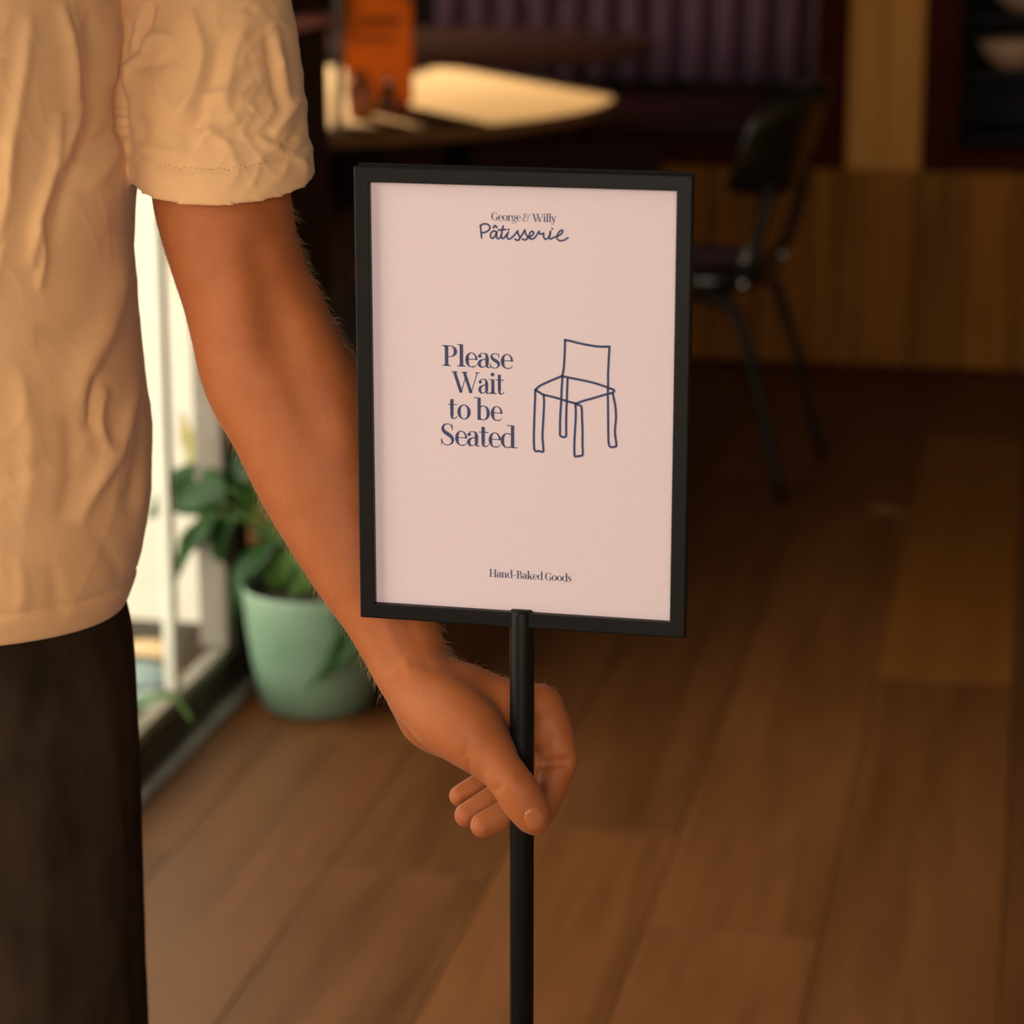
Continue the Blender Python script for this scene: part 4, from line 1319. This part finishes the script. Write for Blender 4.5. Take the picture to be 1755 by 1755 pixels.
# fine hairs along the arm
v, f = [], []
Nb = vnormals(Vb, Fb)
qx, qy, qz = PX_all = (877.5 + FPX * ((Vb - EYE) @ rt) / ((Vb - EYE) @ fw), 877.5 - FPX * ((Vb - EYE) @ up) / ((Vb - EYE) @ fw), (Vb - EYE) @ fw)
facing = np.abs(Nb @ fw)
cand = np.where((qy > 350) & (qy < 1190) & (facing < 0.28))[0]
adir = np.array(P[10]) - np.array(P[5])
adir = adir / np.linalg.norm(adir)
for i in rng.choice(cand, 900, replace=False):
    L = rng.uniform(0.004, 0.011)
    d = Nb[i] * rng.uniform(0.4, 0.9) + adir * rng.uniform(0.5, 1.0) + rng.normal(0, 0.25, 3)
    d /= np.linalg.norm(d)
    sdv = np.cross(d, fw)
    sdv /= np.linalg.norm(sdv) + 1e-9
    p0 = Vb[i] - Nb[i] * 0.0004
    p1 = p0 + d * L * 0.5
    p2 = p0 + d * L * 0.9 + adir * L * 0.25
    k = len(v)
    w = 0.00007
    v += [p0 - sdv * w, p0 + sdv * w, p1 + sdv * w * 0.7, p1 - sdv * w * 0.7, p2]
    f += [(k, k + 1, k + 2, k + 3), (k + 3, k + 2, k + 4)]
ah = pydata('arm_hair', v, f, 'arm_hair', person)
ah['kind'] = 'stuff'

# ---- T-shirt
T = SDF((TC[0] - 0.32, TC[1] - 0.24, 0.76), (TC[0] + 0.40, TC[1] + 0.25, 1.50), 0.0022)
right = [prof(*q) for q in ((205, 60), (205, 180), (222, 260), (232, 320), (226, 430), (240, 600), (257, 740), (255, 850), (240, 950), (216, 1035))]
zr = np.array([q[1] for q in right])[::-1]
ur = np.array([q[0] for q in right])[::-1]
zh = prof(216, 1035)[1]
ax = [T.lo[i] + T.h * np.arange(T.n[i]) for i in range(3)]
X, Y, Z = np.meshgrid(*[a.astype(np.float32) for a in ax], indexing='ij', sparse=True)
u = (X - TC[0]) * np.float32(e1[0]) + (Y - TC[1]) * np.float32(e1[1])
n_ = (X - TC[0]) * np.float32(e2[0]) + (Y - TC[1]) * np.float32(e2[1])
a_z = np.interp(ax[2], zr, ur)
a_z = np.where(ax[2] > 1.30, a_z * np.sqrt(np.clip(1 - ((ax[2] - 1.30) / 0.16) ** 2, 0.02, 1)), a_z)
b_z = np.interp(ax[2], [0.7, 0.80, 0.95, 1.10, 1.25, 1.35, 1.46], [0.128, 0.126, 0.128, 0.132, 0.135, 0.11, 0.05])
a_z = a_z.astype(np.float32)[None, None, :]
b_z = b_z.astype(np.float32)[None, None, :]
pw_ = 2.35
q = (np.abs(u / a_z) ** pw_ + np.abs(n_ / b_z) ** pw_) ** (1 / pw_)
T.D[...] = ((q - 1) * np.minimum(a_z, b_z) * 0.9).astype(np.float32)
del q
# left sleeve (photo right) and the other one
slv = [(322, -150, 112, 1.895), (340, -60, 140, 1.886), (349, 20, 151, 1.878), (360, 120, 158, 1.868), (368, 200, 158, 1.862), (378, 260, 156, 1.857), (388, 330, 155, 1.853), (394, 420, 154, 1.85)]
Ps = [U(a, b, d) for a, b, w, d in slv]
Rs = [w / FPX * d for a, b, w, d in slv]
T.chain([tp(0, 0, 1.385), tp(0.11, 0.0, 1.375), Ps[0]], [0.085, 0.085, 0.072], 0.03)
T.chain([tp(0, 0, 1.385), tp(-0.11, 0.0, 1.375), tp(-0.18, 0, 1.345)], [0.085, 0.085, 0.072], 0.03)
cutc = U(386, 300, 1.855)
_h0, _h1, _h2 = U(232, 308, 1.857), U(540, 296, 1.857), U(386, 350, 1.857 - 0.049)
cutc = (_h0 + _h1) / 2
cutn = np.cross(_h1 - _h0, _h2 - _h0)
cutn /= np.linalg.norm(cutn)
if cutn[2] > 0:
    cutn = -cutn
Sv = SDF(T.lo, T.lo + 0.01, T.h)
Sv.n = T.n.copy()
Sv.D = np.full(T.n, 1.0, np.float32)
Sv.chain(Ps, Rs, 0, axd, 0.74, 5)
pl_ = ((X - cutc[0]) * cutn[0] + (Y - cutc[1]) * cutn[1] + (Z - cutc[2]) * cutn[2]).astype(np.float32)
np.maximum(Sv.D, pl_, out=Sv.D)
T.smin(tuple(slice(0, n) for n in T.n), Sv.D, 0.006)
del Sv
Ps2 = [tp(-0.19, 0, 1.36), tp(-0.215, 0, 1.28), tp(-0.24, 0, 1.17)]
g0 = T.D.copy()
T.chain(Ps2, [0.07, 0.068, 0.068], 0.012, smooth=False)
# hem of the shirt
hemn = np.maximum(T.D, (zh - Z).astype(np.float32))
# neck opening
T.D = hemn
T.D = np.maximum(T.D, -T.cone(X, Y, Z, tp(0, 0, 1.40), tp(0, 0.02, 1.6), 0.075, 0.09))
Vt, Ft = T.mesh()
Vt = relax(Vt, Ft, 2, 0.4)
Nt = vnormals(Vt, Ft)
# folds, laid out in front view
dv = Vt - EYE
fx = 877.5 + FPX * (dv @ rt) / (dv @ fw)
fy = 877.5 - FPX * (dv @ up) / (dv @ fw)
front = np.clip((-(Nt @ fw)) * 2 + 0.4, 0, 1)
disp = np.zeros(len(Vt))
def fold(pts, sig, amp, skew=0.0):
    """ridge (amp>0) or valley along a polyline in front-view pixels; metres, pixels"""
    global disp
    P = catmull(np.array(pts, float), 6) if len(pts) > 2 else np.array(pts, float)
    P = P[:, :2]
    best = np.full(len(Vt), 1e9)
    sd_ = np.zeros(len(Vt))
    tt = np.zeros(len(Vt))
    lo, hi = P.min(0) - 4 * sig, P.max(0) + 4 * sig
    ix = np.where((fx > lo[0]) & (fx < hi[0]) & (fy > lo[1]) & (fy < hi[1]))[0]
    if len(ix) == 0:
        return
    x, y = fx[ix], fy[ix]
    bb = np.full(len(ix), 1e9)
    ss = np.zeros(len(ix))
    tl = np.zeros(len(ix))
    for i in range(len(P) - 1):
        a, b = P[i], P[i + 1]
        ab = b - a
        L = ab @ ab + 1e-9
        t = np.clip(((x - a[0]) * ab[0] + (y - a[1]) * ab[1]) / L, 0, 1)
        dx, dy = x - a[0] - ab[0] * t, y - a[1] - ab[1] * t
        d = np.hypot(dx, dy)
        m = d < bb
        bb[m] = d[m]
        ss[m] = ((dx * -ab[1] + dy * ab[0]) / math.sqrt(L))[m]
        tl[m] = (i + t[m]) / (len(P) - 1)
    taper = np.sin(np.pi * np.clip(tl, 0, 1)) ** 0.5
    taper = np.where((tl <= 0) | (tl >= 1), taper, taper)
    pr = np.exp(-(bb / sig) ** 2)
    if skew:
        pr = pr * (1 + skew * np.tanh(2 * ss / sig))
    disp[ix] += 1.15 * amp * pr * taper * front[ix]
mmf = 0.001
# chest and side of the shirt
for pts, sig, amp, sk in (
        ([(110, 0), (128, 90), (136, 190)], 14, 4.0, 0.6), ([(150, 0), (160, 120), (150, 220)], 16, -3.0, 0),
        ([(188, 0), (194, 80), (192, 150)], 14, 4.5, -0.5), ([(222, 30), (207, 120), (208, 200), (222, 270)], 8, -7.0, 0),
        ([(60, 20), (40, 160), (10, 330)], 18, 3.0, 0.5), ([(110, 190), (95, 290), (70, 380), (60, 460)], 15, 4.0, 0.7),
        ([(150, 170), (125, 240), (100, 300)], 13, 3.2, 0.6), ([(175, 170), (150, 240), (110, 330), (90, 420)], 13, -2.6, 0),
        ([(200, 210), (170, 245), (130, 270)], 14, -3.5, 0), ([(215, 240), (185, 290), (150, 330)], 16, 3.2, 0.4),
        ([(20, 220), (20, 320), (0, 420)], 16, 2.6, 0.5), ([(70, 380), (78, 440), (70, 500)], 10, 2.4, 0.6),
        ([(232, 400), (222, 480), (196, 560), (158, 640), (160, 720)], 30, 4.6, 0.95), ([(216, 480), (190, 540), (130, 570), (60, 575)], 20, -2.6, 0),
        ([(165, 640), (158, 690), (165, 740)], 12, -4.5, 0.5), ([(180, 660), (172, 720), (190, 780)], 12, 3.6, 0.4),
        ([(245, 640), (225, 720), (200, 790), (160, 850)], 15, 3.2, 0.5), ([(250, 720), (238, 800), (215, 880)], 13, -3.0, 0),
        ([(258, 760), (246, 840), (236, 920)], 10, 3.0, 0), ([(205, 760), (170, 830), (140, 900)], 16, 3.0, 0.5),
        ([(120, 700), (130, 800), (110, 900)], 20, -2.4, 0.4), ([(40, 640), (60, 760), (50, 900)], 24, 2.2, 0.4),
        ([(20, 820), (90, 790), (170, 800)], 20, -1.8, 0), ([(150, 900), (190, 950), (215, 1010)], 14, -1.6, 0),
        ([(30, 950), (40, 1010), (30, 1060)], 14, 1.6, 0), ([(90, 960), (96, 1020), (100, 1060)], 14, -1.4, 0)):
    fold(pts, sig, amp * mmf, sk)
# sleeve
for pts, sig, amp, sk in (
        ([(232, 80), (262, 60), (300, 60)], 14, 3.0, 0.5), ([(225, 110), (260, 110), (310, 95)], 11, -2.6, 0),
        ([(238, 60), (222, 110), (210, 170)], 12, 4.0, 0.5), ([(262, 0), (240, 60), (214, 110)], 8, -8.0, 0),
        ([(330, 10), (350, 90), (330, 170), (300, 215)], 15, 3.0, 0.6), ([(380, 60), (360, 150), (330, 220), (310, 250)], 14, -2.6, 0),
        ([(430, 20), (400, 120), (390, 200)], 18, 2.6, 0.6), ([(470, 30), (486, 120), (500, 190)], 12, 3.2, 0.4),
        ([(455, 60), (470, 130), (480, 190)], 9, -2.6, 0), ([(300, 180), (350, 160), (400, 160), (440, 140)], 11, 2.6, 0.5),
        ([(290, 225), (340, 215), (400, 205)], 11, -2.2, 0), ([(330, 240), (380, 215), (430, 190)], 9, 2.2, 0.5),
        ([(520, 160), (490, 210), (470, 235)], 10, 3.4, 0.5), ([(525, 200), (500, 240), (480, 250)], 9, -2.8, 0),
        ([(235, 250), (275, 255), (320, 262)], 10, 1.8, 0.5), ([(345, 205), (370, 235), (400, 250)], 7, 1.8, 0),
        ([(500, 260), (520, 280), (530, 300)], 8, 1.8, 0.4), ([(440, 230), (470, 250), (500, 262)], 8, 1.5, 0.4),
        ([(225, 185), (245, 215), (250, 250)], 12, -2.2, 0.3), ([(260, 130), (280, 160), (285, 200)], 12, 1.8, 0.3)):
    fold(pts, sig, amp * mmf, sk)
# loose crumple everywhere, ridged and stretched along the drop of the cloth
q1 = np.stack([fx / 95, fy / 210, (dv @ fw) * 9], 1)
w1 = vnoise(np.stack([fx / 140, fy / 180, (dv @ fw) * 5], 1), 3)
q1 = np.stack([(fx + 0.35 * fy) / 70 + 0.8 * w1, fy / 170 - 0.1 * fx / 60, (dv @ fw) * 8], 1)
r1 = 1 - np.abs(vnoise(q1, 5))
q2 = np.stack([(fx - 0.5 * fy) / 38 + 0.6 * w1, (fy + 0.3 * fx) / 80, (dv @ fw) * 16], 1)
r2 = 1 - np.abs(vnoise(q2, 8))
amt = np.interp(fy, [0, 450, 560, 700, 1000], [1.0, 1.0, 0.45, 0.7, 0.5])
q3 = np.stack([(fx + 0.8 * fy) / 26 + 0.8 * w1, (fy - 0.6 * fx) / 55, (dv @ fw) * 20], 1)
r3 = 1 - np.abs(vnoise(q3, 12))
am3 = np.clip(1.6 - np.hypot((fx - 450) / 160, (fy - 200) / 190), 0, 1) + 0.35 * np.clip(1.4 - np.hypot((fx - 200) / 130, (fy - 760) / 220), 0, 1)
disp += (0.0013 * (r1 ** 4 - 0.35) + 0.0006 * (r2 ** 5 - 0.3) + 0.0016 * am3 * (r3 ** 6 - 0.25)) * amt
# hems: a stitched groove 2.4 cm above each edge
zz = Vt[:, 2] - zh
disp += -0.0016 * np.exp(-((zz - 0.024) / 0.0028) ** 2) + 0.0010 * ((zz < 0.022) & (zz > 0)).astype(float)
sl_h = (Vt - cutc) @ cutn
onsl = (fx > 236) & (Vt[:, 2] > 1.0) & (sl_h < 0.004)
disp += onsl * (-0.0009 * np.exp(-((sl_h + 0.023) / 0.0028) ** 2) + 0.0006 * ((sl_h > -0.021)).astype(float))
Nh = Nt.copy()
Nh[:, 2] *= np.clip(zz / 0.02, 0, 1)
lw2 = onsl * np.clip(1 + sl_h / 0.02, 0, 1)
Nh -= (Nh @ cutn)[:, None] * cutn[None, :] * lw2[:, None]
nl = np.linalg.norm(Nh, axis=1)
Nh = np.where(nl[:, None] > 0.35, Nh / np.maximum(nl, 0.35)[:, None], 0)
disp *= np.where(onsl, np.clip((-sl_h - 0.002) / 0.012, 0, 1), 1) * np.clip((zz - 0.002) / 0.012, 0, 1)
Vt = Vt + Nh * disp[:, None]
Vt = relax(Vt, Ft, 1, 0.35)
np_mesh('t_shirt', Vt, Ft, 'shirt', person)['label'] = 'cream cotton T-shirt with short sleeves'
# stitches round the sleeve hem
sv, sf = [], []
st_idx = np.where(onsl & (np.abs(sl_h + 0.023) < 0.0012) & (Nt @ fw < 0.1))[0]
order = st_idx[np.argsort(fx[st_idx])]
last = -99
for i in order:
    if fx[i] - last < 6.5:
        continue
    last = fx[i]
    p = Vt[i] + Nt[i] * 0.0001
    tdir = np.cross(Nt[i], cutn)
    tdir /= np.linalg.norm(tdir) + 1e-9
    a_, b_ = p - tdir * 0.0011, p + tdir * 0.0011
    vv, ff = tube_vf(np.array([a_, (a_ + b_) / 2 + Nt[i] * 0.0003, b_]), 0.00028, 5, len(sv))
    sv += vv
    sf += ff
if sv:
    o = pydata('hem_stitching', sv, sf, 'thread', person)
    o['kind'] = 'stuff'

# ---- jeans
J = SDF((TC[0] - 0.36, TC[1] - 0.30, 0.02), (TC[0] + 0.32, TC[1] + 0.30, 0.90), 0.0045)
ur_ = [prof(*q) for q in ((212, 1040), (222, 1120), (231, 1200), (236, 1300), (242, 1500), (252, 1755))]
legP, legR = [], []
for (uu, z), r in zip(ur_, (0.095, 0.096, 0.097, 0.096, 0.094, 0.091)):
    legP.append(tp(uu - r, 0.0, z))
    legR.append(r)
ul = ur_[-1][0]
legP += [tp(ul - 0.088, 0.0, 0.35), tp(ul - 0.092, -0.01, 0.20), tp(ul - 0.094, -0.015, 0.10)]
legR += [0.088, 0.086, 0.085]
legP = [tp(ur_[0][0] - 0.095, 0, 0.86)] + legP
legR = [0.095] + legR
legR = list(legR)
legR[0], legR[1] = 0.080, 0.090
J.chain(legP, legR, 0, e2, 0.96, 4)
legL = [p - e1 * (2 * ((p - TC) @ e1)) - e1 * 0.0 for p in legP]
J.chain(legL, legR, 0.004, e2, 0.96, 4)
J.chain([tp(-0.07, 0, 0.80), tp(0, 0, 0.80), tp(0.07, 0, 0.80)], [0.095, 0.097, 0.095], 0.03)
ax = [J.lo[i] + J.h * np.arange(J.n[i]) for i in range(3)]
Zj = ax[2].astype(np.float32)[None, None, :]
J.D = np.maximum(J.D, np.maximum(0.045 - Zj, Zj - 0.845))
Vj, Fj = J.mesh()
Vj = relax(Vj, Fj, 2, 0.4)
Nj = vnormals(Vj, Fj)
q1 = np.stack([(Vj @ e1) * 16 + 0.5 * Vj[:, 2], (Vj @ e2) * 16, Vj[:, 2] * 5], 1)
Vj = Vj + Nj * (0.0035 * (1 - np.abs(vnoise(q1, 21))) ** 3 + 0.002 * vnoise(Vj * 28, 22))[:, None]
np_mesh('jeans', Vj, Fj, 'denim', person)['label'] = 'faded black jeans'
# shoes
for s, cu in ((1, (np.array(legP[-1]) - TC) @ e1), (-1, -((np.array(legP[-1]) - TC) @ e1))):
    sh = SDF(tp(cu, 0.06, 0) - np.array([0.2, 0.2, 0.0]) + np.array([0, 0, 0.0]), tp(cu, 0.06, 0.16) + np.array([0.2, 0.2, 0]), 0.004)
    sh.chain([tp(cu, -0.06, 0.052), tp(cu, 0.02, 0.055), tp(cu + s * 0.01, 0.11, 0.042), tp(cu + s * 0.012, 0.18, 0.036)], [0.042, 0.042, 0.042, 0.032], 0.01)
    sh.chain([tp(cu, -0.03, 0.07), tp(cu, -0.025, 0.11)], [0.042, 0.040], 0.02, smooth=False)
    axs = sh.lo[2] + sh.h * np.arange(sh.n[2])
    sh.D = np.maximum(sh.D, (0.014 - axs).astype(np.float32)[None, None, :])
    v_, f_ = sh.mesh()
    so_ = np_mesh('shoe', relax(v_, f_, 1), f_, 'shoe', person)
    vv, ff = [], []
    out = [(-0.046, -0.06), (-0.03, -0.098), (0.03, -0.098), (0.046, -0.06), (0.044, 0.02), (0.054, 0.11), (0.042, 0.19), (0.012, 0.215), (-0.02, 0.205), (-0.040, 0.16), (-0.043, 0.08), (-0.042, 0.0)]
    for z in (0.0005, 0.0155):
        vv += [tp(cu + s * a, b, z) for a, b in out]
    k = len(out)
    ff = [tuple(range(k)), tuple(range(k, 2 * k))] + [(i, (i + 1) % k, k + (i + 1) % k, k + i) for i in range(k)]
    so2 = pydata('sole', vv, ff, 'sole', so_, False)
    so2.data.validate()
# hair and eyes
H = SDF(tp(0, 0, 1.5) - 0.16, tp(0, 0, 1.78) + np.array([0.16, 0.16, 0.02]), 0.005)
H.chain([tp(0, -0.005, 1.655), tp(0, 0.015, 1.685)], [0.092, 0.090], 0, e2, 1.1, smooth=False)
ax = [H.lo[i] + H.h * np.arange(H.n[i]) for i in range(3)]
X, Y, Z = np.meshgrid(*[a.astype(np.float32) for a in ax], indexing='ij', sparse=True)
n_ = (X - TC[0]) * np.float32(e2[0]) + (Y - TC[1]) * np.float32(e2[1])
H.D = np.maximum(H.D, (1.62 - Z) + np.clip(n_ + 0.02, 0, 1) * 0.75)
v_, f_ = H.mesh()
if len(v_):
    np_mesh('hair', relax(v_, f_, 1), f_, 'hair', person)
for s in (-1, 1):
    bm = bmesh.new()
    bmesh.ops.create_uvsphere(bm, u_segments=20, v_segments=12, radius=0.0118)
    bmesh.ops.translate(bm, verts=bm.verts, vec=Vector(tp(s * 0.032, 0.0915, 1.640)))
    ey = link('eye', mesh_of(bm, 'eye'), 'eye', person, True)
    bm = bmesh.new()
    bmesh.ops.create_uvsphere(bm, u_segments=16, v_segments=8, radius=0.0062)
    bmesh.ops.translate(bm, verts=bm.verts, vec=Vector(tp(s * 0.032, 0.0985, 1.640)))
    link('iris', mesh_of(bm, 'iris'), 'iris', ey, True)
